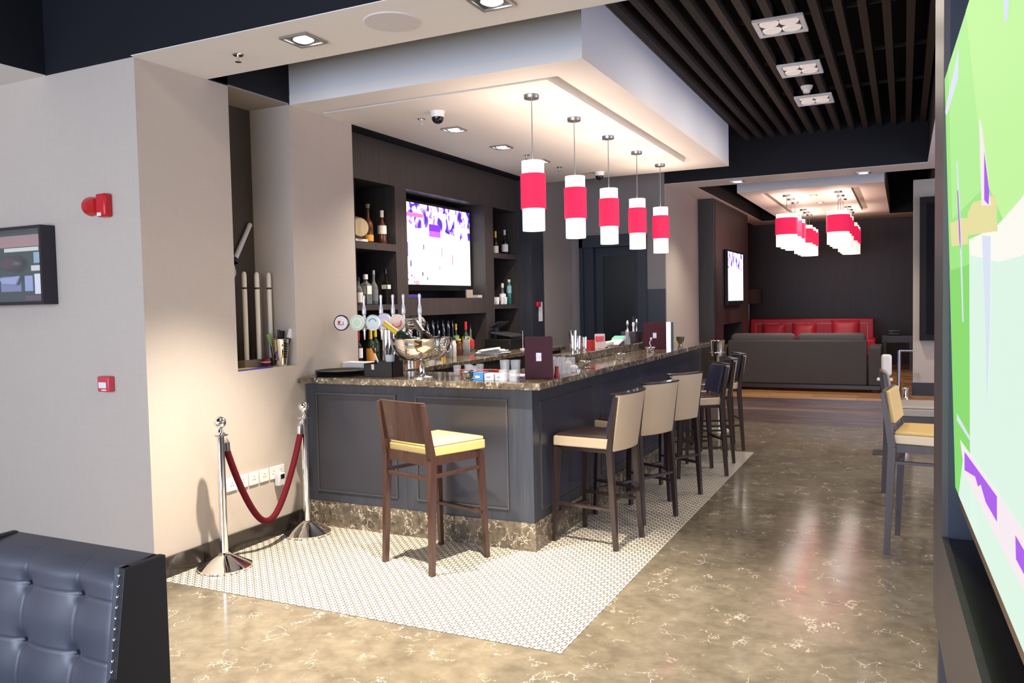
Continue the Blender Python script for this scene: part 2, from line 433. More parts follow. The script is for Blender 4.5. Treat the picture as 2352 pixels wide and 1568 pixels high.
# lowered bar ceiling with a shadow groove
sf = MB().use(WHITE)
X0, X1, Y0, Y1 = -4.1, -1.79, 4.77, 9.42; gx0, gx1, gy0, gy1 = -2.17, -2.075, 5.06, 8.88
sf.box(X0, gx0, gy0+.05, Y1, H, H+.07).box(X0, X1, Y0, gy0, H, H+.07).box(gx1, X1, gy0, Y1, H, H+.07).box(gx0, gx1, gy1, Y1, H, H+.07)
sf.box(X0, X0+.06, gy0, gy0+.05, H, H+.07)
sf.use(WHITE_SOFFIT).box(X0+.001, X1-.001, Y0+.001, Y1-.001, H+.07, TOP)
struct('ceiling_bar', sf)
# lounge lowered ceiling
lf = MB().use(WHITE)
a0, a1, b0, b1 = -2.14, -.24, 11.85, 16.4
for xx0, xx1 in ((a0, -1.86), (-1.765, -.67), (-.56, a1)): lf.box(xx0, xx1, b0, b1, H, H+.06)
for xx0, xx1, yy0, yy1 in ((-1.86, -1.765, b0, 12.12), (-1.86, -1.765, 15.3, b1), (-.67, -.56, b0, 12.2), (-.67, -.56, 15.5, b1)): lf.box(xx0, xx1, yy0, yy1, H, H+.06)
lf.use(WHITE_SOFFIT).box(a0, a1, b0, b1, H+.06, H+.35)
lf.use(mat('slot_brown', (.25, .2, .16), .6)).box(-1.86, -1.765, 12.12, 15.3, H+.03, H+.06).box(-.67, -.56, 12.2, 15.5, H+.03, H+.06)
lf.use(BLACKP).box(a0+.2, a1-.2, b0+.2, b1-.2, H+.35, TOP)
struct('ceiling_lounge', lf)

# ---- ceiling fittings
def downlight(x, y, label, s=.17, power=60, spot=85, col=(1, .88, .74)):
    t = thing('downlight', label, 'ceiling light', (x, y, H), 0, 'square recessed downlights')
    h = s/2
    f = MB().box(-h, h, -h, -h+.018, -.012, 0).box(-h, h, h-.018, h, -.012, 0).box(-h, -h+.018, -h+.018, h-.018, -.012, 0).box(h-.018, h, -h+.018, h-.018, -.012, 0)
    f.build('trim_ring', DSTEEL, t, smooth=False)
    MB().box(-h+.018, h-.018, -h+.018, h-.018, -.004, -.001).build('housing', BLACKPL, t, smooth=False)
    MB().lathe([(0, -.016), (h*.40, -.014), (h*.60, -.004)]).build('lamp', LAMP, t)
    if power:
        l = bpy.data.lights.new('spot', 'SPOT'); l.energy = power; l.spot_size = R(spot); l.spot_blend = .7; l.shadow_soft_size = .04; l.color = col
        o = bpy.data.objects.new('downlight_beam', l); sc.collection.objects.link(o); o.parent = t; o.location = (0, 0, -.03)
    return t
downlight(-3.03, 3.66, 'square downlight in white band above the rope posts', .19, 780, 74)
downlight(-1.845, 3.66, 'square downlight cut by the top edge of the picture', .19, 780, 74)
downlight(-3.476, 6.12, 'square downlight over the back bar, beside the nearer dome camera', .17, 95, 125)
downlight(-3.472, 7.03, 'square downlight over the back bar, middle one of its row', .17, 95, 125)
downlight(-3.476, 7.95, 'square downlight over the back bar, half behind the first pendant shade', .17, 95, 125)
downlight(-1.925, 10.67, 'small square downlight in far white band, nearer the tan wall', .16, 90, 110)
downlight(-.45, 10.80, 'small square downlight in far white band, nearer the pier', .16, 90, 110)

for y in (3.7, 6.0, 8.3):  # out-of-view downlights added as fill for the right bay
    downlight(1.4, y, 'unseen downlight added to light the right bay, beyond the big television, %s' % {3.7: 'nearest', 6.0: 'middle', 8.3: 'farthest'}[y], .17, 90, 120)
downlight(-1.2, 12.75, 'tiny square downlight in the lounge ceiling between the pendant rows, nearer', .10, 60, 140)
downlight(-1.2, 13.75, 'tiny square downlight in the lounge ceiling between the pendant rows, farther', .10, 60, 140)

def sprinkler(x, y, label, z=H):
    t = thing('sprinkler', label, 'sprinkler', (x, y, z), 0, 'ceiling sprinklers')
    MB().lathe([(0, -.006), (.028, -.006), (.034, 0), (0, 0)], seg=16).build('escutcheon', STEEL, t)
    MB().cyl((0, 0, -.005), (0, 0, -.04), .007, seg=8).lathe([(0, -.045), (.02, -.043), (.02, -.040), (0, -.040)], seg=12).build('nozzle', STEEL, t)
sprinkler(-3.547, 3.691, 'small chrome sprinkler in white band above the rope posts')
sprinkler(-3.51, 5.657, 'small chrome sprinkler beside the nearer dome camera')
sprinkler(-3.451, 8.427, 'small chrome sprinkler near the farther dome camera')
sprinkler(-3.45, 7.55, 'tiny chrome sprinkler between two bar downlights')
tag(MB().lathe([(0, -.006), (.145, -.006), (.15, 0), (0, 0)], (-2.441, 3.663, H), 40).build('ceiling_speaker', mat('speaker_grille', (.66, .62, .62), .8)), 'round flush ceiling speaker between two downlights', 'speaker')
def dome(x, y, label):
    t = thing('dome_camera', label, 'security camera', (x, y, H), 0, 'dome cameras over the bar')
    MB().lathe([(0, -.045), (.05, -.045), (.058, 0), (0, 0)], seg=24).build('mount', WHITEPL, t)
    MB().lathe([(.047, -.045), (.045, -.065), (.033, -.083), (.015, -.093), (0, -.095)], seg=24).build('dome', BLACKM, t)
dome(-3.269, 5.507, 'white dome camera with dark lens, nearer one over the bar')
dome(-3.183, 8.992, 'white dome camera with dark lens, farther one over the bar')

def cassette(x, y, label, power=11, zc=3.60):
    t = thing('cassette_light', label, 'ceiling light', (x, y, zc), 0, 'four-lamp cassettes in the slat ceiling')
    a, b = .17, .19
    MB().box(-a, a, -b, -b+.03, -.02, 0).box(-a, a, b-.03, b, -.02, 0).box(-a, -a+.03, -b+.03, b-.03, -.02, 0).box(a-.03, a, -b+.03, b-.03, -.02, 0).build('frame', WHITE_SOFFIT, t, smooth=False)
    MB().box(-a+.03, a-.03, -b+.03, b-.03, -.004, -.001).build('housing', BLACKPL, t, smooth=False)
    for i in (-1, 1):
        for j in (-1, 1):
            MB().lathe([(0, -.010), (.045, -.014), (.062, -.018), (.068, -.005)], (i*.068, j*.078, 0), 20).build('reflector', mat('pearl_reflector', (.75, .70, .66), .4, emit=(1, .88, .8), es=.25), t)
    l = bpy.data.lights.new('cassette_fill', 'AREA'); l.shape = 'RECTANGLE'; l.size = .26; l.size_y = .30; l.energy = power; l.color = (1, .88, .74)  # fill light added inside the cassette housing
    o = bpy.data.objects.new('cassette_fill', l); sc.collection.objects.link(o); o.parent = t; o.location = (0, 0, -.03)
cassette(-1.4, 1.9, 'unseen four-lamp cassette added in the front recess above the walkway, left', 12, 3.9)  # this pair is out of view, added to light the near floor
cassette(.2, 2.2, 'unseen four-lamp cassette added in the front recess above the walkway, right', 50, 3.9)
cassette(-.80, 6.16, 'white four-lamp cassette in slat ceiling, nearest of three')
cassette(-.80, 7.39, 'white four-lamp cassette in slat ceiling, middle of three')
cassette(-.80, 8.59, 'white four-lamp cassette in slat ceiling, farthest of three')
t = thing('smoke_detector', 'white round smoke detector hanging among the slats', 'smoke detector', (-.816, 8.05, 3.60))
MB().lathe([(0, -.03), (.045, -.03), (.055, 0), (0, 0)]).build('base', WHITEPL, t)
MB().lathe([(0, -.062), (.03, -.06), (.035, -.03)]).build('sensor', WHITEPL, t)

# ---- pendants over the bar: white fabric tube with a red sleeve
def pendant(r, zt, zb, r1, r0, drop, label, group, x, y, name='pendant_lamp', light=12):
    t = thing(name, label, 'pendant lamp', (x, y, H), 0, group)
    MB().lathe([(0, -.028), (.052, -.028), (.055, -.024), (.055, 0), (0, 0)], seg=24).build('canopy', DSTEEL, t)
    MB().cyl((0, 0, -.02), (0, 0, zt-H+.0), .0045, seg=8).build('rod', DSTEEL, t)
    a, b = zt-H, zb-H
    MB().lathe([(r, a), (r, b), (r-.004, b), (r-.004, a), (r, a)], seg=32).build('lamp_shade', SH_W, t)
    MB().lathe([(r+.0015, r1-H), (r+.010, r1-H), (r+.010, r0-H), (r+.0015, r0-H), (r+.0015, r1-H)], seg=32).build('sleeve', SH_R, t, label='red fabric sleeve')
    l = bpy.data.lights.new('bulb', 'POINT'); l.energy = light; l.color = (1, .78, .62); l.shadow_soft_size = .03
    o = bpy.data.objects.new('bulb_light', l); sc.collection.objects.link(o); o.parent = t; o.location = (0, 0, a-.03)
    MB().lathe([(0, b+.012), (r-.005, b+.012)], seg=32).build('diffuser', mat('lit_diffuser', (.9, .9, .9), .6, emit=(1, .9, .8), es=2.2), t)
    return t
nm = ['nearest', 'second', 'third', 'fourth', 'farthest']
p0 = pendant(.082, 2.676, 2.174, 2.582, 2.332, 0, 'red and white tube pendant over the bar, nearest of five', 'tube pendants over the bar', -2.428, 5.42)
for i, y in enumerate((6.26, 7.105, 7.98, 8.85)):
    dup(p0, (-2.428, y, H), 0, 'red and white tube pendant over the bar, %s of five' % nm[i+1])
q0 = None
for row, x in (('left', -1.55), ('right', -.85)):
    for i, y in enumerate((12.5, 13.0, 13.52, 14.68, 15.2, 15.66)):
        lab = 'wide red and white drum pendant in lounge %s row, %s from the front' % (row, ['first', 'second', 'third', 'fourth', 'fifth', 'sixth'][i])
        if q0 is None: q0 = pendant(.15, 2.87, 2.40, 2.81, 2.57, 0, lab, 'drum pendants in the lounge', x, y, 'drum_pendant', 2.2)
        else: dup(q0, (x, y, H), 0, lab)
# ================================================================ BAR
CT = 1.13
# back bar joinery: one continuous unit with open niches
bb = thing('back_bar_cabinet', 'tall dark wood back bar with open niches around a television', 'cabinet', (-4.27, 5.54, 0))
fb = MB(); D = -.42   # local x: 0 = facade, D = back
def seg_(y0, y1, z0, z1): fb.box(D, 0, y0-5.54, y1-5.54, z0, z1)
cols = [(5.54, 5.76), (6.38, 6.57), (8.17, 8.38), (9.02, 9.06)]
for y0, y1 in cols: seg_(y0, y1, 1.131, 2.76)
seg_(5.54, 9.06, 2.76, H-.002)
seg_(5.76, 6.38, 2.155, 2.22); seg_(5.76, 6.38, 1.615, 1.665)
seg_(6.57, 8.17, 1.55, 1.72)
seg_(8.38, 9.02, 2.18, 2.24); seg_(8.38, 9.02, 1.59, 1.64)
fb.box(D, -.01, 0, 3.52, 0, 1.08)
fb.build('carcass', DARKW, bb, smooth=False)
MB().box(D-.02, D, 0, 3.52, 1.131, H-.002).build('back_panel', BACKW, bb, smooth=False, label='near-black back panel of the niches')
# back counter
tag(MB().box(-4.69, -3.66, 5.545, 9.05, 1.085, CT).build('worktop', BARM, bevel=.006, smooth=False), 'dark veined marble worktop running below the back bar niches', 'worktop')
bc = thing('back_counter_cabinet', 'dark low cabinet under the back bar worktop', 'cabinet', (-3.95, 5.6, 0))
MB().box(-.30, .24, 0, 3.40, 0, 1.083).build('body', DARKW, bc, smooth=False)

# the bar itself
br = thing('bar_counter', 'long L-shaped bar front in dark blue-grey panelled wood', 'bar counter', (-2.2, 4.83, 0))
b_ = MB().box(-1.88, 0, 0, .45, .19, 1.083).box(-.42, 0, .45, 4.95, .19, 1.083)
b_.build('body', DARKW2, br, smooth=False)
MB().box(-1.88, .012, -.012, .4, 0, .19).box(-.4, .012, .4, 4.95, 0, .19).build('plinth', BARM, br, smooth=False, label='veined brown marble plinth')
def panel_front(x0, x1):
    f = MB()
    for a, b, c, d in ((x0, x1, .999, 1.012), (x0, x1, .268, .281)): f.box(a, b, -.009, 0, c, d)
    for a in (x0, x1-.012): f.box(a, a+.012, -.009, 0, .281, .999)
    f.build('panel_moulding', mat('moulding_metal', (.10, .10, .105), .28, .6), br, smooth=False)
    MB().box(x0+.014, x1-.014, -.004, 0, .283, .997).build('panel', mat('bar_panel_inset', (.034, .034, .042), .32, spec=.6), br, smooth=False)
panel_front(-1.785, -1.07); panel_front(-.905, -.18)
def panel_side(y0, y1):
    f = MB()
    for a, b in ((.975, .985), (.255, .265)): f.box(0, .008, y0, y1, a, b)
    for a in (y0, y1-.012): f.box(0, .008, a, a+.012, .265, .975)
    f.build('panel_moulding', mat('moulding_metal'), br, smooth=False)
    MB().box(0, .004, y0+.014, y1-.014, .267, .973).build('panel', mat('bar_panel_side', (.030, .032, .055), .34, spec=.6), br, smooth=False)
for k in range(4): panel_side(.12+k*1.2, 1.14+k*1.2)
top = MB().prism([(-4.098, 4.755), (-2.115, 4.755), (-2.115, 9.85), (-2.75, 9.85), (-2.75, 5.42), (-4.098, 5.42)], 1.085, CT)
tag(top.build('worktop', BARM, bevel=.006, smooth=False), 'dark emperador marble top on the L-shaped bar', 'worktop')
tag(MB().box(-2.75, -2.56, 6.45, 9.75, CT+.0005, 1.20).build('bar_ledge', BARM, bevel=.005, smooth=False), 'raised marble ledge behind the long run of the bar top', 'ledge')
dk = thing('under_counter_unit', 'black service unit hidden behind the bar top', 'cabinet', (-2.85, 5.5, 0))
MB().box(-.20, .22, 0, 4.2, .1, 1.005).build('body', BLACKPL, dk, smooth=False)

# ---------------------------------------------------------------- bottles
def bottle(name, label, x, y, z, h, r, glass, cap=None, lab=None, lz=(.12, .42), neck=.62, nr=.3, spout=False, group=None, capmat=None, caph=.12, lw=None, square=False, rot=None, cat='bottle'):
    t = thing(name, label, cat, (x, y, z), 0, group, rot)
    g = MB()
    nk = r*nr
    prof = [(0, 0), (r*.92, 0), (r, h*.02), (r, h*(neck-.12)), (r*.82, h*(neck-.05)), (nk*1.25, h*(neck+.03)), (nk, h*(neck+.08)), (nk, h*.985), (nk*1.15, h*.985), (nk*1.15, h), (0, h)]
    if square:
        g.m = Matrix.Rotation(PI/4, 4, 'Z'); g.lathe([(a*1.28 if a > nk*1.3 else a, b) for a, b in prof], seg=4)
        g.build('bottle_body', glass, t, smooth=False, bevel=.004)
    else: g.lathe(prof, seg=20); g.build('bottle_body', glass, t)
    if capmat: MB().lathe([(0, h*(1-caph)), (nk*1.3, h*(1-caph)), (nk*1.3, h*1.006), (0, h*1.006)], seg=14).build('cap', capmat, t)
    if lab:
        l = MB()
        if square:
            a = r*.92
            l.box(a-.001, a+.0015, -a*.8, a*.8, h*lz[0], h*lz[1]).box(-a*.8, a*.8, -a-.0015, -a+.001, h*lz[0], h*lz[1]); l.build('bottle_label', lab, t, smooth=False)
        else: l.lathe([(r+.0008, h*lz[0]), (r+.0012, h*lz[0]), (r+.0012, h*lz[1]), (r+.0008, h*lz[1])], seg=20); l.build('bottle_label', lab, t)
    if spout:
        MB().cyl((0, 0, h*.99), (0, 0, h+.02), nk*1.1, nk*.8, 10).tube([(0, 0, h+.015), (0, 0, h+.045), (.008, -.006, h+.075)], [.005, .0045, .003], 8).build('pour_spout', STEEL, t)
    return t
xs = -4.42
g1 = 'spirits on the top left shelf'
# top-left shelf (z 2.22)
z = 2.222
q = px(842, 545, xs)
k = thing('wooden_keg', 'small pale wooden keg on a stand, top left shelf', 'keg', (-4.44, 5.96, z))
kb = MB(); kb.m = Matrix.Translation((0, 0, .125)) @ Matrix.Rotation(R(90), 4, 'Y') @ Matrix.Rotation(R(25), 4, 'X')
kb.lathe([(0, -.13), (.078, -.13), (.083, -.125), (.098, -.06), (.103, 0), (.098, .06), (.083, .125), (.078, .13), (0, .13)], seg=24).build('barrel', wood('keg_oak', (.42, .32, .18), (.58, .46, .28), .5), k)
kh = MB(); kh.m = kb.m
for a, rr in ((-.10, .0905), (-.045, .1015), (.045, .1015), (.10, .0905)): kh.lathe([(rr, a-.008), (rr+.002, a-.008), (rr+.002, a+.008), (rr, a+.008)], seg=24)
kh.build('hoop', mat('bronze_hoop', (.20, .13, .07), .4, .6), k)
MB().box(-.09, -.06, -.09, .09, 0, .03).box(.06, .09, -.09, .09, 0, .03).box(-.06, .06, -.075, -.055, 0, .022).box(-.06, .06, .055, .075, 0, .022).build('cradle', LIGHTW, k, smooth=False)
bottle('whisky_bottle', 'tall amber whisky bottle with gold label beside the keg', -4.42, 6.155, z, .36, .047, GLASSA, None, ORANGE, (.06, .22), .60, .32, capmat=OLIVEW, caph=.10)
bottle('whisky_bottle', 'red-brown whisky bottle with white slanted label, right end of top left shelf', -4.36, 6.29, z, .31, .040, GLASSA, None, CREAM, (.30, .55), .62, .34, capmat=LIGHTW, caph=.2)
# middle-left shelf (z 1.665)
z = 1.667
bottle('liqueur_bottle', 'round dark amber bottle at left end of lower left shelf', -4.40, 5.80, z, .21, .046, GLASSB, None, None, (.1, .4), .55, .3, capmat=BLACKPL)
bottle('vodka_bottle', 'clear bottle with pale label and dark cap on lower left shelf', -4.36, 5.90, z, .24, .037, GLASSC, None, CREAM, (.08, .45), .66, .32, capmat=BLACKPL)
bottle('decanter_bottle', 'square clear bottle with white cap and cream label, lower left shelf', -4.38, 6.035, z, .27, .045, GLASSC, None, CREAM, (.34, .62), .72, .40, capmat=WHITEPL, caph=.16, square=True)
bottle('vodka_bottle', 'slim clear bottle with frosted neck behind the square bottle', -4.52, 5.99, z, .27, .033, GLASSC, None, None, capmat=STEEL)
bottle('gin_bottle', 'clear tall bottle with dark script, second from right on lower left shelf', -4.38, 6.16, z, .31, .038, GLASSC, None, mat('grey_label', (.16, .17, .18), .5), (.1, .45), .62, .34, capmat=DSTEEL)
bottle('whisky_bottle', 'square dark bottle with pale slanted band, right end of lower left shelf', -4.34, 6.30, z, .32, .036, GLASSB, None, CREAM, (.44, .56), .66, .34, capmat=BLACKM, square=True)
# right column
z = 2.242
bottle('rum_bottle', 'slim bottle with gold cap on top right shelf', -4.40, 8.69, z, .27, .034, GLASSB, None, CREAM, (.05, .36), .58, .36, capmat=GOLDF, caph=.28)
bottle('rum_bottle', 'dark bottle with square white label on top right shelf', -4.38, 8.90, z, .30, .040, GLASSB, None, PAPER, (.12, .42), .58, .28, capmat=WHITEPL, caph=.2)
z = 1.642
bottle('spirit_bottle', 'small dark bottle with white label at left of lower right shelf', -4.42, 8.49, z, .25, .037, GLASSB, None, PAPER, (.22, .56), .6, .3, capmat=CREAM)
bottle('spirit_bottle', 'clear white-labelled bottle in the middle of lower right shelf', -4.36, 8.77, z, .25, .040, GLASSC, None, PAPER, (.16, .5), .55, .32, capmat=WHITEPL, caph=.2)
bottle('spirit_bottle', 'tall teal bottle at right end of lower right shelf', -4.36, 8.95, z, .30, .030, GLASST, None, mat('teal_label', (.3, .5, .55), .5), (.45, .75), .84, .5, capmat=WHITEPL, caph=.1)
for i, (yy, xx) in enumerate(((8.47, -4.33), (8.53, -4.31), (8.69, -4.33), (8.74, -4.31))):
    lab = ['clear shot glass at far left of lower right shelf', 'clear shot glass second from left on lower right shelf', 'clear shot glass third from left on lower right shelf', 'clear shot glass before the white-labelled bottle'][i]
    tag(MB().lathe([(0, 0), (.02, 0), (.026, .085), (.023, .085), (.018, .01), (0, .01)], (xx, yy, z), 16).build('shot_glass', mat('frosted_glass', (.9, .9, .9), .3, alpha=.75)), lab, 'glass', 'shot glasses on the lower right shelf')

# back-bar television
def tv(label, x, y0, y1, z0, z1, scr, depth=.05, bez=.03, chin=.05):
    t = thing('television', label, 'television', (x, (y0+y1)/2, z0))
    h = (y1-y0)/2; H_ = z1-z0
    MB().box(-depth, 0, -h-bez, h+bez, -chin, H_+bez).build('casing', BLACKM, t, smooth=False, bevel=.004)
    MB().box(.0, .002, -h, h, 0, H_).build('screen', scr, t, smooth=False)
    return t
def court_screen(name, y0, y1, z0, z1):
    m = mat(name, (0, 0, 0), .2, emit=(1, 1, 1), es=1.25); t = NT(m)
    g = t.new('ShaderNodeTexCoord'); sp = t.new('ShaderNodeSeparateXYZ'); t.l(g.outputs['Object'], sp.inputs[0])
    H_ = z1-z0
    mp = t.new('ShaderNodeMapping'); mp.inputs['Scale'].default_value = (1, 1, .7); t.l(g.outputs['Object'], mp.inputs[0])
    v = t.noise(mp.outputs[0], 11, 2, .55, .5)
    crowd = t.ramp(v.outputs[0], [(.40, (.07, .02, .42)), (.47, (.45, .30, .85)), (.52, (1, .94, 1)), (.8, (1, .97, .98))])
    n2 = t.noise(g.outputs['Object'], 1.6, 2)
    court = t.ramp(n2.outputs[0], [(.35, (1, 1, 1)), (.6, (1, 1, .93)), (.75, (.93, 1, .93))])
    edge = t.math('ADD', t.math('MULTIPLY', t.math('ABSOLUTE', t.math('ADD', sp.outputs[1], .18)), -.10), H_*.72)
    f = t.math('GREATER_THAN', sp.outputs[2], edge)
    v2 = t.noise(mp.outputs[0], 22, 2, .6, .3)
    low = t.math('MULTIPLY', t.math('LESS_THAN', t.math('ADD', t.math('MULTIPLY', sp.outputs[1], .35), sp.outputs[2]), -.085), t.math('GREATER_THAN', v2.outputs[0], .57))
    c1 = t.mix(low, court.outputs[0], (.35, .18, .55)); c = t.mix(f, c1, crowd.outputs[0])
    t.l(c, t.b.inputs['Emission Color']); return m
tv1 = tv('large wall television showing a bright court game, in back bar niche', -4.44, 6.73, 8.12, 1.86, 2.68, court_screen('court_picture', 6.73, 8.12, 1.86, 2.68), chin=.06)
def emis(name, c=(1, 1, 1), es=1.0): return mat(name, (0, 0, 0), .6, spec=.08, emit=c, es=es)
mk = MB()
for a, b, c, d, m_ in ((-.18, .05, .56, .63, emis('violet_light', (.25, .05, .75))), (-.18, .05, .50, .56, emis('magenta_light', (.62, .16, .85))), (-.62, -.30, .68, .72, emis('pink_light', (.85, .22, .6))),
                       (.06, .085, .30, .40, emis('rose_light', (.95, .45, .55))), (.28, .31, .22, .33, emis('rose_light')), (-.30, -.285, .36, .41, emis('dark_violet_light', (.1, .06, .2))), (-.33, -.31, .09, .13, emis('dark_violet_light')),
                       (-.24, -.225, .05, .08, emis('dark_violet_light')), (.02, .03, .16, .20, emis('dark_violet_light')), (-.55, -.53, .18, .24, emis('dark_violet_light')), (-.6, -.585, .28, .42, emis('violet_light')), (-.47, -.39, 0, .04, emis('rose_light')), (.47, .49, .50, .54, emis('dark_violet_light'))):
    mk.use(m_).box(.002, .0025, a, b, c, d)
mk.build('broadcast_picture', parent=tv1, smooth=False)
sb = thing('soundbar_box', 'small violet box on the shelf under the back bar television', 'set-top box', (-4.42, 6.80, 1.722))
MB().box(-.06, .06, -.20, .14, 0, .035).build('casing', mat('violet_box', (.06, .035, .22), .4), sb, smooth=False, bevel=.004)
pc = thing('picture_card', 'small beige framed card below the television, right side', 'card', (-4.36, 7.93, 1.722))
MB().box(0, .012, -.07, .07, 0, .09).build('card', mat('beige_card', (.34, .28, .24), .6), pc, smooth=False)
tag(MB().box(-.008, .008, -.005, .005, 0, 0.001).box(-4.38, -4.30, 8.03, 8.13, 1.722, 1.752).build('glass_coasters', mat('clear_acrylic', (.6, .6, .6), .1, alpha=.7), smooth=False), 'low stack of clear coasters below the television, rightmost item', 'coaster')

# back counter bottles (lower left niche and lower long niche)
z = CT+.001
gB = 'wine and spirits standing on the back counter'
bottle('wine_bottle', 'dark bottle with grey cap at far left of back counter', -4.45, 5.83, z, .30, .038, GLASSB, None, CREAM, (.2, .5), capmat=DSTEEL)
bottle('wine_bottle', 'red-capsule wine bottle with white label on back counter, left niche', -4.38, 5.90, z, .31, .038, GLASSB, None, PAPER, (.2, .48), capmat=REDL, caph=.3)
bottle('wine_bottle', 'orange-labelled sparkling wine bottle on back counter, left niche', -4.33, 6.02, z, .34, .042, GLASSG, None, ORANGE, (.06, .42), capmat=GOLDF, caph=.34)
bottle('sparkling_bottle', 'dark bottle with yellow striped neck on back counter, left niche', -4.38, 6.16, z, .34, .042, GLASSG, None, None, capmat=YELLOW, caph=.3)
bottle('vermouth_bottle', 'clear shaker-like steel topped bottle right in left counter niche', -4.30, 6.29, z, .33, .036, GLASSC, None, CREAM, (.2, .5), capmat=STEEL, caph=.3)
pt = [GLASSB, GLASSG, GLASSC, GLASSA, GLASSB, GLASSG, GLASSC, GLASSB]; lb = [CREAM, PAPER, YELLOW, ORANGE, REDL, mat('green_label', (.2, .35, .12), .5)]
names = ['first', 'second', 'third', 'fourth', 'fifth', 'sixth', 'seventh', 'eighth', 'ninth', 'tenth', 'eleventh', 'twelfth']
for i in range(12):
    yy = 6.66+i*.108; gm = pt[i % 8]; lm = lb[(i*5) % 6]
    colour = {GLASSB: 'dark', GLASSG: 'green', GLASSC: 'clear', GLASSA: 'amber'}[gm]
    bottle('spirit_bottle', '%s bottle with steel pour spout, %s from left in back row of long niche' % (colour, names[i]), -4.53, yy, z, .27+.03*random.random(), .033, gm, None, lm, (.15, .45), spout=True, group=gB)
for i in range(9):
    yy = 6.70+i*.105; gm = pt[(i*3+1) % 8]; lm = lb[(i*7+2) % 6]
    colour = {GLASSB: 'dark', GLASSG: 'green', GLASSC: 'clear', GLASSA: 'amber'}[gm]
    bottle('spirit_bottle', '%s pour-spout bottle, %s from left in middle row of long niche' % (colour, names[i]), -4.40, yy, z, .22+.05*random.random(), .034, gm, None, lm, (.12, .5), spout=(i % 3 > 0), capmat=(STEEL if i % 3 == 0 else None), group=gB)
bottle('wine_bottle', 'dark wine bottle with yellow label and red capsule on back counter', -4.30, 7.73, z, .33, .040, GLASSG, None, YELLOW, (.12, .52), capmat=REDL, caph=.26)
bottle('wine_bottle', 'slim green bottle with gold neck beside the yellow-labelled wine', -4.36, 7.62, z, .31, .033, GLASSG, None, mat('green_label'), (.4, .6), capmat=GOLDF, caph=.2)
bottle('liqueur_bottle', 'round clear bottle with red label right of the yellow-labelled wine', -4.33, 7.89, z, .22, .042, GLASSC, None, REDL, (.2, .55), spout=True)
bottle('liqueur_bottle', 'cream squat bottle in front of the long counter niche', -4.12, 7.05, z, .15, .036, mat('cream_liquid', (.5, .45, .28), .15, spec=.6), None, CREAM, (.2, .6), capmat=WHITEPL)
bottle('syrup_bottle', 'short clear syrup bottle on the back counter edge behind the bowl', -4.05, 6.72, z, .22, .034, GLASSC, None, CREAM, (.1, .5), capmat=CHROME)
for i in range(5):
    xx, yy = ((-4.0, 6.86), (-4.02, 6.96), (-4.08, 7.18), (-4.05, 7.28), (-4.10, 7.38))[i]
    bottle('syrup_bottle', 'short glass jar bottle on front edge of back counter, %s from the left' % names[i], xx, yy, z, .17+.02*(i % 2), .034, [GLASSC, mat('frosted_glass'), GLASSA, GLASSC, mat('frosted_glass')][i], None, None, neck=.8, nr=.6, capmat=[STEEL, BLACKPL, GOLDF][i % 3], caph=.1)
t = thing('steel_canister', 'pair-high steel ribbed canister on the back counter behind the tap column', 'canister', (-4.05, 6.22, z))
MB().lathe([(0, 0), (.045, 0), (.045, .20), (.04, .215), (0, .215)]).build('body', STEEL, t)
MB().lathe([(0, .216), (.03, .216), (.034, .28), (.012, .31), (0, .31)]).build('lid', CHROME, t)
# papers and till
pp = thing('paper_stack', 'loose pile of white papers on back counter before the till', 'papers', (-3.83, 7.42, z))
ppm = MB()
for i, (dx, dy, rz) in enumerate(((0, 0, .1), (.02, .03, -.15), (-.03, -.02, .3), (.0, .05, .02), (-.01, .02, .22))):
    ppm.m = Matrix.Translation((dx, dy, .006+i*.009)) @ Matrix.Rotation(rz+PI/2, 4, 'Z'); ppm.box(-.15, .15, -.105, .105, -.004, .003)
ppm.m = Matrix.Translation((.02, -.06, .056)) @ Matrix.Rotation(.5, 4, 'Z') @ Matrix.Rotation(-.12, 4, 'Y'); ppm.box(-.1, .1, -.14, .14, -.002, .002)
ppm.build('sheets', PAPER, pp, smooth=False)
po = thing('cash_till', 'black cash till on the back counter, right niche', 'till', (-4.13, 8.35, z))
MB().box(-.16, .16, -.20, .20, 0, .12).build('drawer', BLACKPL, po, bevel=.008)
MB().slab([(-.10, -.17, .18), (.16, -.17, .14), (.16, .17, .14), (-.10, .17, .18)], (-.1, 0, 1), .02).build('keypad', mat('till_grey', (.05, .055, .06), .3), po, smooth=False, bevel=.004)
MB().box(-.04, .04, -.06, .06, .12, .17).build('neck', BLACKPL, po, smooth=False)
MB().slab([(-.13, -.15, .24), (-.02, -.15, .30), (-.02, .15, .30), (-.13, .15, .24)], (.4, 0, 1), .018).box(-.13, -.09, -.04, .04, .12, .25).build('monitor', mat('till_grey'), po, smooth=False, bevel=.004)
tp = thing('receipt_spike', 'thin white receipt spike at right end of back counter', 'receipt spike', (-3.86, 8.25, z))
MB().lathe([(0, 0), (.035, 0), (.035, .01), (0, .012)]).build('base', WHITEPL, tp)
MB().cyl((0, 0, .01), (0, 0, .21), .0035, .002, 8).build('pin', WHITEPL, tp)
# switch and note on the dark column
sw = thing('wall_note', 'white card on the dark column between back bar and taupe wall', 'note', (-4.0985, 9.30, 1.42))
MB().box(0, .004, -.055, .055, 0, .24).build('card', PAPER, sw, smooth=False)
rd = thing('red_call_button', 'small red button box beside the white card on the dark column', 'button', (-4.0985, 9.21, 1.60))
MB().box(0, .03, -.05, .05, 0, .06).build('box', REDPL, rd, bevel=.008)
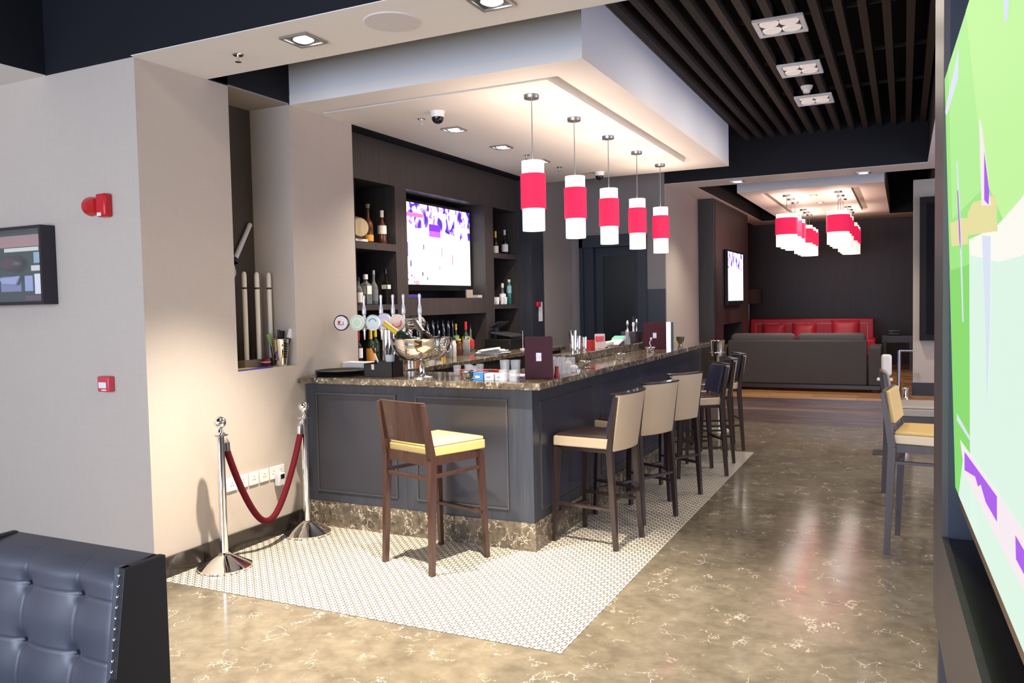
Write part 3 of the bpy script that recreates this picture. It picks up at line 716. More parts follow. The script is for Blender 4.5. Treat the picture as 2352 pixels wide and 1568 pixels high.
# ================================================================ WALL FITTINGS
yw = 3.42
fr = thing('shadow_box_frame', 'dark-framed glass display box of sports memorabilia, at the left picture edge', 'display case', (-5.25, yw, 1.955))
a, b = -.30, .372; h = .25; dd_ = -.10
MB().box(a, b, dd_, 0, h-.02, h).box(a, b, dd_, 0, -h, -h+.02).box(a, a+.02, dd_, 0, -h+.02, h-.02).box(b-.02, b, dd_, 0, -h+.02, h-.02).build('frame', mat('frame_dark', (.022, .020, .030), .35), fr, smooth=False)
MB().box(a+.02, b-.02, -.01, -.001, -h+.02, h-.02).build('backing', mat('frame_green', (.012, .035, .030), .7), fr, smooth=False)
c_ = MB()
for m_, x0, x1, z0, z1 in ((mat('pink_print', (.45, .25, .22), .6), -.28, -.22, .13, .20), (mat('pink_print'), -.18, .28, .13, .205), (CREAM, -.13, .22, .10, .125), (mat('teal_label'), .17, .28, .02, .09), (CREAM, .14, .32, -.03, .005), (mat('violet_card', (.25, .25, .42), .6), -.18, .03, -.16, -.06), (PAPER, .17, .27, -.18, -.05), (mat('pale_blue_card', (.35, .4, .6), .6), .07, .15, -.16, -.06), (mat('plum_card', (.12, .04, .06), .6), .07, .33, -.22, -.19)):
    c_.use(m_).box(x0, x1, -.016, -.0105, z0, z1)
c_.build('mounted_cards', parent=fr, smooth=False)
MB().lathe([(.105*math.sin(PI*i/12), -.055*math.cos(PI*i/12)) for i in range(13)], (-.0, -.052, .02), 24, sx=1, sy=.4).build('mounted_ball', mat('dark_leather_ball', (.04, .015, .018), .4), fr)
MB().slab([(-.15, -.03, -.07), (.06, -.03, -.06), (.02, -.03, -.12), (-.12, -.03, -.11)], (0, -1, 0), .02).build('mounted_glove', mat('pale_blue_card'), fr, bevel=.006)
MB().box(a+.02, b-.02, dd_+.004, dd_+.006, -h+.02, h-.02).build('glass_pane', mat('pane_glass', (1, 1, 1), .03, alpha=.05), fr, smooth=False)

al = thing('fire_alarm_sounder', 'red wall sounder horn above the display box', 'fire alarm', (-4.44, yw, 2.295))
MB().box(.02, .105, -.055, 0, -.07, .07).build('body', REDPL, al, bevel=.012)
MB().box(-.03, .02, -.030, 0, -.05, .05).build('side_body', REDPL, al, bevel=.01)
hm = MB(); hm.m = Matrix.Translation((-.018, -.035, .004)) @ Matrix.Rotation(R(-28), 4, 'Z') @ Matrix.Rotation(R(-90), 4, 'Y')
hm.lathe([(0, -.01), (.042, -.008), (.052, .02), (.060, .062), (.054, .062), (.036, .012), (0, .010)], seg=28); hm.build('horn', REDPL, al)
MB().box(.035, .07, -.057, -.0555, -.065, -.045).build('rating_label', PAPER, al, smooth=False)
cp = thing('fire_call_point', 'small red square call point with white window, low on the grey wall', 'fire alarm', (-4.435, yw, 1.205))
MB().box(-.052, .052, -.045, 0, -.048, .048).build('box', mat('pink_red_plastic', (.60, .06, .09), .35), cp, bevel=.008)
MB().box(-.036, .030, -.048, -.0455, -.024, .012).build('window', WHITEPL, cp, smooth=False)
MB().box(-.012, .030, -.0475, -.0455, -.040, -.032).build('text_strip', PAPER, cp, smooth=False)
# sockets on the tan wall
for i, (y0, y1, z0, z1, lab) in enumerate(((4.015, 4.105, .42, .51, 'white socket plate on tan wall, partly behind the near post'), (4.118, 4.208, .42, .51, 'white socket plate on tan wall, crossed by the rope'), (4.221, 4.311, .42, .51, 'white socket plate on tan wall, middle of the row'), (4.324, 4.414, .42, .51, 'white socket plate beside the wide double plate'), (4.427, 4.575, .42, .51, 'wide double white socket plate with a plugged-in adapter'))):
    t = thing('wall_socket', lab, 'socket', (-4.1, (y0+y1)/2, .465), 0, 'sockets behind the rope barrier')
    w_ = (y1-y0)/2
    MB().box(0, .010, -w_, w_, -.045, .045).build('plate', WHITEPL, t, bevel=.003)
    s_ = MB()
    for cy in ((0,) if w_ < .06 else (-w_/2, w_/2)):
        for dy, dz in ((0, .012), (-.009, -.008), (.009, -.008)): s_.box(.0102, .011, cy+dy-.003, cy+dy+.003, dz-.003, dz+.003)
    s_.build('pin_holes', BLACKPL, t, smooth=False)
ad = thing('plug_adapter', 'grey plug-in adapter with small dark display in the wide socket', 'adapter', (-4.0888, 4.50, .42))
MB().box(0, .045, -.035, .035, -.05, .04).build('body', mat('silver_plastic', (.55, .55, .55), .35), ad, bevel=.006)
MB().box(.0455, .0465, -.018, .020, .0, .032).build('display', BLACKM, ad, smooth=False)

# ================================================================ NICHE: cricket display
nf = 1.222
xx = -4.29
mg = thing('magazine', 'blue and yellow magazine lying along the niche sill', 'magazine', (-4.18, 4.36, nf))
MB().box(-.075, .078, -.19, .145, 0, .006).build('pages', mat('indigo_cover', (.06, .05, .42), .4), mg, smooth=False)
MB().box(-.07, .02, -.185, .05, .006, .007).build('cover_print', YELLOW, mg, smooth=False)
sb = thing('stump_base', 'olive wooden block holding the three cricket stumps', 'base', (-4.30, 4.57, nf))
MB().box(-.035, .035, -.17, .165, 0, .055).build('block', OLIVEW, sb, smooth=False, bevel=.004)
for i, yy in enumerate((4.47, 4.585, 4.655)):
    s_ = thing('cricket_stump', '%s of the three pale cricket stumps in the niche' % ['left', 'middle', 'right'][i], 'cricket stump', (-4.30, (4.455, 4.582, 4.708)[i], nf+.056), 0, 'stumps on the olive block')
    MB().lathe([(0, 0), (.017, .0), (.0175, .60), (.0165, .625), (.010, .64), (0, .64)], seg=18).build('shaft', LIGHTW, s_)
    MB().lathe([(.0178, .515), (.0182, .515), (.0182, .528), (.0178, .528)], seg=18).build('printed_band', BLACKPL, s_)
bt = thing('cricket_bat', 'cricket bat with white grip hung diagonally on the dark niche back', 'cricket bat', (-4.455, 4.535, 2.025), 0, None, (R(-31.8), 0, 0))
MB().cyl((0, 0, 0), (0, 0, .30), .019, .017, 16).sphere((0, 0, .30), .019, 16).build('grip', mat('white_grip', (.72, .70, .70), .5), bt)
MB().prism([(-.02, -.018), (.02, -.018), (.02, .018), (-.02, .018)], -.03, .0).build('collar', BLACKPL, bt, smooth=False)
MB().hexa([(-.014, -.02, -.03), (.014, -.02, -.03), (.014, .02, -.03), (-.014, .02, -.03)][::-1], [(-.018, -.052, -.10), (.018, -.052, -.10), (.018, .052, -.10), (-.018, .052, -.10)]).box(-.018, .018, -.052, .052, -.33, -.10).build('blade', mat('willow', (.60, .57, .52), .5), bt, bevel=.006)
cb_ = thing('cricket_ball', 'dark red ball between the stumps and the steel bucket', 'ball', (-4.30, 4.635, nf+.056+.036))
cb_.location = (-4.215, 4.555, nf+.0365)
MB().sphere((0, 0, 0), .036).build('leather', mat('ball_red', (.16, .008, .012), .3), cb_)
MB().lathe([(.0362, -.003), (.037, -.002), (.037, .002), (.0362, .003)], seg=28).build('seam', CREAM, cb_)
bk = thing('steel_tumbler', 'shiny steel tumbler with printed side holding small items in the niche', 'tumbler', (-4.185, 4.672, nf))
MB().lathe([(0, 0), (.050, 0), (.070, .195), (.073, .20), (.067, .196), (.047, .008), (0, .008)], seg=32).build('body', CHROME, bk)
pl_ = MB().use(BLACKPL)
for k in range(6): pl_.lathe([(.0645+.0022*k, .06+.019*k), (.0657+.0022*k, .06+.019*k), (.0673+.0022*k, .073+.019*k), (.0665+.0022*k, .073+.019*k)], seg=4, a0=-.25, a1=.05)
pl_.build('printed_letters', parent=bk, smooth=False)
for i, (dx, dy, tx, ty, m_, w_, hh, lab) in enumerate(((.02, -.035, -.2, .25, mat('green_label'), .018, .24, 'green-topped packet in the steel tumbler'), (.0, -.01, .1, .1, BLACKPL, .012, .26, 'black stick in the steel tumbler'), (.02, .03, .1, -.30, PAPER, .020, .27, 'white ended gadget leaning in the steel tumbler'), (-.02, .02, 0, -.15, BLACKPL, .018, .25, 'dark handle in the steel tumbler'))):
    o = thing('stored_item', lab, 'stick', (-4.185+dx*.5, 4.672+dy*.5, nf+.012), 0, None, (ty, tx, 0))
    o.name = ['packet', 'stick', 'gadget', 'handle'][i]
    MB().box(-w_/3, w_/3, -w_/2, w_/2, 0, hh-.03).build('stem', BLACKPL if i else m_, o, smooth=False)
    MB().box(-w_/2, w_/2, -w_, w_, hh-.07, hh).build('head', m_, o, bevel=.004)

# ================================================================ ROPE BARRIER
def post(x, y, label):
    t = thing('stanchion_post', label, 'rope post', (x, y, 0.0035), 0, 'chrome rope posts')
    MB().lathe([(0, 0), (.165, 0), (.168, .004), (.168, .016), (.160, .020), (.045, .085), (.026, .10), (0, .10)], seg=48).build('base', CHROME, t)
    MB().lathe([(.0, .09), (.024, .09), (.024, .845), (0, .845)], seg=24).build('pole', CHROME, t)
    MB().lathe([(0, .843), (.026, .843), (.050, .850), (.050, .856), (.026, .868), (.016, .885), (.012, .90), (0, .90)], seg=24).build('collar', CHROME, t)
    MB().sphere((0, 0, .932), .040, 28).build('finial', CHROME, t)
    return t
post(-3.90, 3.785, 'chrome rope post with ball top standing nearer, left of the bar')
post(-3.915, 4.60, 'chrome rope post with ball top beside the bar corner')
rp = thing('barrier_rope', 'crimson velvet rope hanging between the two chrome posts', 'rope', (-3.905, 3.785, 0))
y0, y1 = .055, .760; pts = []
for i in range(33):
    f = i/32; s = abs(2*f-1); yy = y0+(y1-y0)*(f + .045*math.sin(2*PI*f)); zz = .205+.545*(s**2.3); pts.append((0, yy, zz))
MB().tube(pts, .0215, 14).build('velvet_tube', VELVET, rp)
for (p, e) in ((pts[0], 1), (pts[-1], -1)):
    d = Vector((0, -.02*e, 1)).normalized(); q_ = Vector(p)
    m_ = MB().cyl(q_-d*.005, q_+d*.05, .0235, .0215, 16).cyl(q_+d*.05, q_+d*.075, .0215, .006, 16)
    hk = [q_+d*.07, q_+d*.085+Vector((0, -.002*e, 0)), q_+d*.10+Vector((0, -.010*e, 0)), q_+d*.108+Vector((0, -.022*e, -.002))]
    m_.tube(hk, .003, 8); m_.build('end_hook', CHROME, rp)

# ================================================================ BAR STOOLS
def stool_wood():
    t = thing('bar_stool', '', 'bar stool')
    L = .0
    for sx in (-1, 1):
        g = MB().bar((sx*.225, -.235, 0), (sx*.212, -.205, .70), .030, .032, .040, .046).bar((sx*.212, -.205, .70), (sx*.214, -.262, 1.045), .040, .046, .030, .020)
        g.build('leg', CHAIRW, t, smooth=False)
        MB().bar((sx*.222, .245, 0), (sx*.205, .215, .70), .028, .028, .040, .042).build('leg', CHAIRW, t, smooth=False)
    # curved ply back between the rear posts
    k = MB(); n = 8; lo = []; hi = []
    for i in range(n+1):
        x = -.215+.43*i/n; dy = .012*(1-(2*i/n-1)**2); lo.append((x, -.222-dy, .80)); hi.append((x, -.262-dy, 1.055))
    for i in range(n):
        A = [lo[i], lo[i+1], hi[i+1], hi[i]]; k.slab(A, (0, 1, .1), .016)
    k.build('backrest', CHAIRW, t, ang=60)
    MB().box(-.195, .195, -.215, -.185, .665, .735).box(-.195, .195, .20, .225, .665, .715).box(-.215, -.19, -.19, .21, .665, .715).box(.19, .215, -.19, .21, .665, .715).build('seat_frame', CHAIRW, t, smooth=False)
    s = MB().prism([(-.20, -.20), (.20, -.20), (.228, .245), (-.228, .245)], .716, .775); s.build('seat', YEL, t, bevel=.008, smooth=False)
    s = MB().prism([(-.195, -.195), (.195, -.195), (.222, .24), (-.222, .24)], .774, .797); s.build('seat_top', YEL, t, bevel=.014, seg=3)
    for sx in (-1, 1): MB().bar((sx*.214, -.20, .60), (sx*.207, .215, .60), .018, .030).build('stretcher', CHAIRW, t, smooth=False)
    MB().bar((-.213, -.208, .585), (.213, -.208, .585), .030, .018, up=(0, 0, 1)).build('stretcher', CHAIRW, t, smooth=False)
    MB().bar((-.215, .228, .30), (.215, .228, .30), .040, .020, up=(0, 0, 1)).build('footrest', CHAIRW, t, smooth=False)
    return t
s1 = stool_wood(); s1['label'] = 'red-brown bar stool with plain wooden back and mustard seat, before the bar'
s1['group'] = 'mustard-seated bar stools'
s1.location = (-2.727, 4.44, .0035); s1.rotation_euler = (0, 0, R(-17))

def stool_pad(inner=NAVYV, outer=BEI):
    t = thing('bar_stool', '', 'bar stool')
    for sx in (-1, 1):
        MB().bar((sx*.188, -.235, 0), (sx*.180, -.195, .66), .026, .030, .036, .044).bar((sx*.180, -.195, .66), (sx*.190, -.250, 1.02), .034, .040, .018, .026).build('leg', LEGW, t, smooth=False)
        MB().bar((sx*.205, .235, 0), (sx*.190, .205, .66), .026, .028, .038, .040).build('leg', LEGW, t, smooth=False)
    def curve(z, y, off, W=.186): return [(W*(-1+2*i/12), y+off-.030*(1-(-1+2*i/12)**2), z) for i in range(13)]
    def sheet(name, m_, o0, o1, W, zt, zb):
        k = MB(); rows = []
        for j in range(7):
            f = j/6; z_ = zb+(zt-zb)*f; yb = -.185-.062*f
            rows.append((curve(z_, yb, o0, W), curve(z_, yb, o1, W)))
        vs = []; fs = []; n = 13
        for a_, b_ in rows: vs += a_+b_
        for j in range(6):
            for i in range(12):
                for o in (0, n):
                    q_ = (j*2*n+o+i, j*2*n+o+i+1, (j+1)*2*n+o+i+1, (j+1)*2*n+o+i); fs.append(q_)
            for i in (0, n-1): fs.append((j*2*n+i, (j+1)*2*n+i, (j+1)*2*n+n+i, j*2*n+n+i))
        for i in range(12):
            fs.append((i, i+1, n+i+1, n+i)); o = 6*2*n; fs.append((o+i, o+i+1, o+n+i+1, o+n+i))
        k.add(vs, fs); k.build(name, m_, t, bevel=.004)
    sheet('backrest', inner, .006, .034, .165, 1.02, .77)
    sheet('back_shell', outer, -.030, .005, .182, 1.035, .655)
    tr = MB()
    c0 = curve(1.036, -.247, -.032, .192); c1 = curve(1.036, -.247, .036, .192)
    for i in range(12): tr.hexa([c0[i], c0[i+1], c1[i+1], c1[i]], [tuple(Vector(p)+Vector((0, 0, .010))) for p in (c0[i], c0[i+1], c1[i+1], c1[i])])
    tr.build('top_rail', LEGW, t)
    MB().prism([(-.182, -.185), (.182, -.185), (.208, .232), (-.208, .232)], .668, .735).build('seat', outer, t, bevel=.008, smooth=False)
    MB().prism([(-.165, -.168), (.165, -.168), (.192, .215), (-.192, .215)], .733, .752).build('seat_top', SEATV, t, bevel=.012, seg=3)
    MB().box(-.175, .175, -.175, .205, .640, .667).build('seat_frame', LEGW, t, smooth=False)
    for sx in (-1, 1): MB().bar((sx*.186, -.215, .27), (sx*.199, .222, .27), .018, .030).build('stretcher', LEGW, t, smooth=False)
    MB().bar((-.199, .218, .20), (.199, .218, .20), .030, .020, up=(0, 0, 1)).build('footrest', LEGW, t, smooth=False)
    MB().bar((-.185, -.215, .34), (.185, -.215, .34), .026, .018, up=(0, 0, 1)).build('stretcher', LEGW, t, smooth=False)
    return t
def place_stool(proto, rn, phi, label, first=False, flr=.0035):
    """rn: foot of the rear leg nearer the camera; phi: turn; the stool faces the bar (-x)"""
    ph = R(phi); e = Vector((math.sin(ph), math.cos(ph), 0)); n_ = Vector((-math.cos(ph), math.sin(ph), 0))
    c = Vector((rn[0]+.018, rn[1], 0)) + e*.188 + n_*.235; rz = math.atan2(-n_.x, n_.y)
    if first: proto.location = (c.x, c.y, flr); proto.rotation_euler = (0, 0, rz); proto['label'] = label; return proto
    return dup(proto, (c.x, c.y, flr), rz, label)
sp = stool_pad(); sp['group'] = 'padded stools along the bar'
place_stool(sp, (-1.727, 5.04), 10, 'beige padded bar stool with curved back, nearest along the side of the bar', True)
place_stool(sp, (-1.738, 5.704), 24, 'beige padded bar stool second along the bar side')
place_stool(sp, (-1.745, 6.476), 28, 'beige padded bar stool third along the bar side, white glint on its top rail')
place_stool(sp, (-1.504, 7.597), -33, 'padded bar stool turned to show its navy inner back')
place_stool(sp, (-1.556, 8.228), -22, 'padded bar stool second from the far end of the bar row')
place_stool(sp, (-1.592, 8.98), -26, 'padded bar stool at the far end of the bar row')
# yellow stools on the right: the wooden pattern in plum with a padded back
def stool_yellow():
    t = stool_wood()
    for ch in t.children:
        if ch.data.materials[0] is CHAIRW: ch.data.materials[0] = PURPW
        if ch.name.split('.')[0] == 'seat': ch.data.materials[0] = BEI2
    k = MB(); k.hexa([(-.185, -.222, .845), (.185, -.222, .845), (.185, -.190, .845), (-.185, -.190, .845)], [(-.185, -.250, 1.052), (.185, -.250, 1.052), (.185, -.225, 1.052), (-.185, -.225, 1.052)])
    k.build('back_pad', YEL, t, bevel=.008, smooth=False)
    return t
sy = stool_yellow(); sy['group'] = 'yellow stools by the right bay'
sy.location = (.165, 5.85, .0); sy.rotation_euler = (0, 0, R(-97)); sy['label'] = 'yellow-seated stool with plum wooden frame, nearer one at the right bay'
sy.scale = (1.08, 1, .99)
GS = mat('stone_grey_vinyl', (.36, .31, .27), .35)
s2 = dup(sy, (.10, 7.20, 0), R(-85), 'grey-seated stool behind the nearer yellow one, its slanted back edge showing')
for ch in s2.children:
    if ch.name.split('.')[0] in ('seat', 'seat_top', 'back_pad'): ch.data = ch.data.copy(); ch.data.materials[0] = GS
# ================================================================ ON THE BAR
z = CT+.0005
def simple(name, label, cat, loc, parts, rz=0, group=None, rot=None):
    t = thing(name, label, cat, loc, rz, group, rot)
    for pn, mb, m_, kw in parts: mb.build(pn, m_, t, **kw)
    return t
def tray(zz, label):
    simple('serving_tray', label, 'tray', (-3.89, 5.02, zz), [('tray_body', MB().lathe([(0, 0), (.18, 0), (.198, .012), (.20, .012), (.185, -.0), (0, .004)], seg=40, ), BLACKPL, {})], group='stacked bar trays')
for k in range(3): tray(z+.0005+k*.0125, ['black round bar tray at bottom of the stack by the wall', 'black round bar tray in the middle of the stack by the wall', 'black round bar tray topmost in the stack by the wall'][k])
t = thing('napkin_stack', 'pile of folded white napkins behind the black trays', 'napkins', (-3.93, 5.335, z))
nm_ = MB()
for k in range(7): nm_.box(-.15+.004*(k % 3), .15-.005*(k % 2), -.06, .06, k*.011, k*.011+.009)
nm_.build('napkins', PAPER, t, bevel=.003)
# caddy with napkins, straws, stirrers
cx, cy = -3.46, 4.96
t = thing('bar_caddy', 'black plastic bar caddy with notched front for napkins and straws', 'caddy', (cx, cy, z))
cd_ = MB().box(-.125, -.121, -.07, .07, 0, .10).box(.121, .125, -.07, .07, 0, .115).box(-.125, .125, .066, .07, 0, .115).box(-.121, .121, -.066, .066, 0, .004)
cd_.box(-.125, -.065, -.07, -.066, 0, .10).box(-.035, .0, -.07, -.066, 0, .10).box(-.065, -.035, -.07, -.066, 0, .055).box(0, .125, -.07, -.066, 0, .115).box(-.002, .002, -.066, .066, 0, .112)
cd_.build('box', BLACKPL, t, smooth=False)
simple('napkin_block', 'cream cocktail napkins standing in the notched caddy', 'napkins', (cx-.06, cy, z+.0045), [('napkins', MB().box(-.052, .052, -.055, .055, 0, .085), CREAM, dict(smooth=False))])
for i in range(9):
    a_ = random.uniform(-.16, .16); b2 = random.uniform(-.14, .2); dx = .035+.010*(i % 3)*2; dy = -.03+.02*(i//3)
    o = simple('drinking_straw', '%s straw standing in the black caddy' % ['black', 'smoky'][i % 2], 'straw', (cx+dx, cy+dy, z+.0045), [('tube', MB().cyl((0, 0, 0), (0, 0, .19+.02*(i % 3)), .004, seg=8), [BLACKPL, mat('smoky_plastic', (.12, .12, .14), .2)][i % 2], {})], rot=(a_, b2, 0), group='straws in the caddy')
    o['label'] = '%s straw in the black caddy, %s row %s' % (['black', 'smoky'][i % 2], ['front', 'middle', 'rear'][i//3], ['left', 'middle', 'right'][i % 3])
simple('serving_tongs', 'black and cream handled tongs leaning left out of the caddy', 'tongs', (cx+.025, cy-.04, z+.02), [('blade', MB().box(-.009, .009, -.003, .003, 0, .21), BLACKPL, dict(smooth=False)), ('grip', MB().box(-.006, .006, -.005, -.003, .03, .17), CREAM, dict(smooth=False))], rot=(0, R(-24), 0))
simple('plastic_cup', 'clear plastic cup of stirrers in the caddy', 'cup', (cx+.075, cy-.02, z+.0045), [('cup_wall', MB().lathe([(0, 0), (.026, 0), (.036, .16), (.034, .16), (.024, .004), (0, .004)], seg=24), mat('clear_acrylic2', (.8, .82, .84), .08, alpha=.45), {})])
# tap font: T-bar with five taps
TB = (-3.63, 5.26, z)
t = thing('beer_tap_font', 'chrome T-shaped beer font with five round badges and tap handles', 'beer tap', TB)
MB().lathe([(0, 0), (.07, 0), (.07, .01), (.045, .025), (.035, .04), (.035, .345), (0, .345)], seg=32).build('column', CHROME, t)
ba = MB(); ba.cyl((-.30, 0, .385), (.30, 0, .385), .048, seg=28); ba.sphere((-.30, 0, .385), .048, 24); ba.sphere((.30, 0, .385), .052, 24); ba.lathe([(0, .335), (.05, .335), (.06, .36), (.06, .40), (.0, .41)], seg=28)
ba.build('cross_bar', CHROME, t)
bad = [(-.318, mat('badge_cream', (.85, .80, .78), .35), BLACKM, REDL), (-.165, mat('badge_pale_green', (.62, .72, .52), .35), mat('badge_rim_pale', (.72, .75, .62), .3), mat('badge_pale2', (.80, .85, .70), .4)), (-.02, mat('badge_grey', (.66, .70, .68), .35), mat('badge_rim_silver', (.60, .62, .62), .2, .6), mat('badge_teal', (.05, .35, .25), .4)), (.062, mat('badge_mauve', (.60, .52, .62), .35), mat('badge_rim_silver'), mat('badge_pink', (.70, .45, .55), .4)), (.20, mat('badge_peach', (.85, .55, .42), .35), mat('badge_rim_pale'), mat('badge_red', (.75, .10, .12), .4))]
for i, (bx, fm, rm, lm) in enumerate(bad):
    yo = -.15 if i != 3 else -.12; zz_ = .395 if i != 3 else .405
    mm = Matrix.Translation((bx, yo, zz_)) @ Matrix.Rotation(R(90), 4, 'X') @ Matrix.Rotation(R(14), 4, 'Y')
    g = MB(); g.m = mm; g.lathe([(0, -.022), (.055, -.022), (.0615, -.010), (.0615, .004), (.054, .006), (0, .006)], seg=36); g.build('badge_rim', rm, t)
    bpart = MB(); bpart.m = mm; bpart.lathe([(0, .009), (.040, .008), (.053, .0065), (.053, .006), (0, .006)], seg=32); bo = bpart.build('badge', fm, t)
    l = MB(); l.m = mm
    if i == 0: l.box(-.024, -.012, -.016, .016, .0085, .0105).box(-.012, .022, -.016, -.011, .0085, .0105).box(.017, .022, -.011, .010, .0085, .0105).box(-.012, -.004, -.002, .016, .0085, .0105)
    elif i == 2: l.lathe([(.026, .0085), (.026, .0105), (.034, .0105), (.034, .0085)], seg=18, a0=.25, a1=PI-.25)
    else: l.lathe([(.030, .0085), (.030, .0098), (.041, .0095), (.041, .0078)], seg=24, a0=-PI*.9 if i == 4 else 0, a1=.4 if i == 4 else 2*PI)
    l.build('badge_mark', lm, bo)
    MB().cyl((bx, yo+.02, zz_), (bx, -.03, .385), .014, seg=12).build('badge_arm', CHROME, t)
for i, hx in enumerate((-.165, -.005, .105, .20, .345)):
    yh = -.06
    g = MB().cyl((hx, yh, .405), (hx, 0, .385), .014, seg=12).cyl((hx, yh, .33), (hx, yh, .45), .0155, .013, 14).cyl((hx, yh, .26), (hx, yh, .335), .006, .009, 10); fo = g.build('faucet', CHROME, t)
    gh = MB(); gh.lathe([(0, .445), (.012, .445), (.017, .47), (.015, .50), (.008, .535), (.0095, .575), (.012, .592), (.009, .605), (0, .608)], (hx, yh, 0), 16); gh.build('tap_handle', mat('pearl_handle', (.75, .72, .76), .2, .4), t)
# champagne bowl
bx, by = -3.125, 4.955
t = thing('champagne_bowl', 'large polished steel champagne bowl on a stem with ring handles', 'wine cooler', (bx, by, z))
pr2 = [(0, 0), (.085, 0), (.085, .006), (.03, .016), (.022, .03), (.022, .10), (.03, .115), (.075, .125)]
for i in range(9):
    a_ = PI/2*i/8; pr2.append((.075+.145*math.sin(a_*.98), .125+.155*(1-math.cos(a_))))
pr2 += [(.222, .283), (.226, .288), (.218, .288), (.212, .275)]
for i in range(7):
    a_ = PI/2*(1-i/6); pr2.append((.07+.138*math.sin(a_), .135+.145*(1-math.cos(a_))))
pr2.append((0, .133))
MB().lathe(pr2, seg=56).build('bowl', CHROME, t)
for sx in (-1, 1):
    rg = MB(); rg.tube([(sx*(.205+.0), .05*math.cos(a_), .235-.035*math.sin(a_)+.0) for a_ in [PI*k/8 for k in range(9)]], .005, 8)
    rg = MB(); rg.tube([(sx*.222, .04*math.cos(k*PI/6), .225+.04*math.sin(k*PI/6)) for k in range(13)], .0045, 8, caps=False); rg.build('ring_handle', CHROME, t)
def fizz(label, base, rot, foil, glass):
    o = bottle('champagne_bottle', label, *base, .335, .044, glass, None, None, neck=.56, nr=.38, capmat=foil, caph=.46, rot=rot); return o
fizz('champagne bottle with gold foil neck leaning left out of the steel bowl', (bx-.03, by, z+.215), (0, R(-58), 0), GOLDF, GLASSG)
fizz('dark bottle with silver neck leaning in the back of the steel bowl', (bx+.08, by+.06, z+.20), (R(-20), R(-50), 0), DSTEEL, GLASSB)
# small clear glasses on the bar
def glass(name, label, x, y, zz, r0, r1, h, group=None, m_=None, cat='glass', rot=None):
    t = thing(name, label, cat, (x, y, zz), 0, group, rot)
    MB().lathe([(0, 0), (r0, 0), (r1, h), (r1-.002, h), (r0-.002, .008), (0, .008)], seg=24).build('glass_wall', m_ or mat('thin_clear_glass', (.93, .95, .96), .03, alpha=.16, spec=.9), t)
    return t
tg = mat('thin_clear_glass', (.93, .95, .96), .03, alpha=.16, spec=.9)
for i, (x, y) in enumerate(((-2.95, 5.16), (-2.87, 5.20), (-2.80, 5.14), (-2.92, 5.27), (-2.84, 5.31))):
    glass('shot_glass', 'small clear glass in the cluster right of the champagne bowl, %s' % ['front left one', 'front middle one', 'front right one', 'back left one', 'back right one'][i], x, y, z, .024, .03, .075, 'glasses right of the bowl')
glass('tumbler', 'tall clear tumbler left of the standing menu, farther left one', -2.49, 5.02, z, .028, .036, .13, 'tumblers left of the menu')
glass('tumbler', 'tall clear tumbler half behind the standing menu', -2.412, 5.03, z, .028, .036, .13, 'tumblers left of the menu')
glass('tumbler', 'short clear tumbler at the front edge before the menu', -2.405, 4.82, z, .027, .030, .08, 'front tumblers left of the menu')
glass('tumbler', 'short clear tumbler touching the left edge of the menu', -2.33, 4.82, z, .027, .030, .08, 'front tumblers left of the menu')
k = 0
for j in range(3):
    for i in range(4):
        glass('tumbler', 'clear upturned tumbler right of the menu, %s row %s along' % (['outer', 'middle', 'inner'][j], names[i]), -2.22-.085*j, 5.28+.10*i+.02*j, z, .036, .030, .115, 'tumblers right of the menu')
# ashtray-like steel dishes
def dish(x, y, label):
    t = thing('steel_dish', label, 'dish', (x, y, z), 0, 'stemmed steel dishes on the bar')
    MB().lathe([(0, 0), (.045, 0), (.047, .006), (.034, .014), (.036, .02), (.044, .045), (.060, .055), (.060, .058), (.042, .052), (.034, .02), (0, .016)], seg=32).build('cup', CHROME, t)
    return t
dish(-2.725, 4.92, 'steel footed dish right of the champagne bowl')
dish(-2.26, 5.97, 'steel footed dish on the bar side, nearest of three')
dish(-2.285, 6.92, 'steel footed dish on the bar side, middle of three')
dish(-2.285, 7.88, 'steel footed dish on the bar side holding a twisted stirrer')
simple('drink_stirrer', 'twisted clear stirrer standing in the farthest steel dish', 'stirrer', (-2.285, 7.88, z+.02), [('stick', MB().tube([(0, 0, 0), (.01, 0, .04), (-.005, 0, .075), (.012, .0, .115)], .006, 8), mat('clear_acrylic2'), {}), ('knob', MB().sphere((.012, 0, .12), .013, 12), mat('clear_acrylic2'), {})])
# cartons
for x, y, m_, w_, h_, lab in ((-2.625, 4.93, BLUEL, .075, .05, 'blue carton lying between the steel dish and white boxes'), (-2.545, 4.935, PAPER, .07, .045, 'white box beside the blue carton, left one'), (-2.468, 4.945, PAPER, .07, .045, 'white box beside the tumblers, right one')):
    t = thing('carton', lab, 'box', (x, y, z), 0)
    MB().box(-w_/2, w_/2, -.05, .05, 0, h_).build('box', m_, t, smooth=False)
    MB().box(-w_*.3, w_*.15, -.0508, -.0502, h_*.3, h_*.6).build('print', PAPER if m_ is BLUEL else mat('grey_print', (.45, .48, .55), .6), t, smooth=False)
t = thing('bar_mat', 'violet and white striped bar mat behind the front tumblers', 'bar mat', (-2.60, 5.18, z))
MB().box(-.20, .22, -.09, .09, 0, .012).build('mat', PAPER, t, smooth=False); MB().box(-.2, .22, -.092, -.0902, .0, .010).build('stripe', PURPLE, t, smooth=False)
t = thing('muddler', 'wooden-ended stirring rod standing on the bar mat', 'rod', (-2.56, 5.16, z+.0125)); MB().cyl((0, 0, 0), (0, 0, .075), .008, .009, 10).sphere((0, 0, .08), .012, 10).build('rod', OLIVEW, t)
t = thing('red_cloth', 'long red folded cloth lying over the working counter edge', 'cloth', (-2.92, 5.36, z)); MB().prism([(-.17, -.02), (-.10, -.05), (.12, .0), (.22, .05), (.0, .04)], 0, .03).build('cloth', REDL, t, bevel=.01)
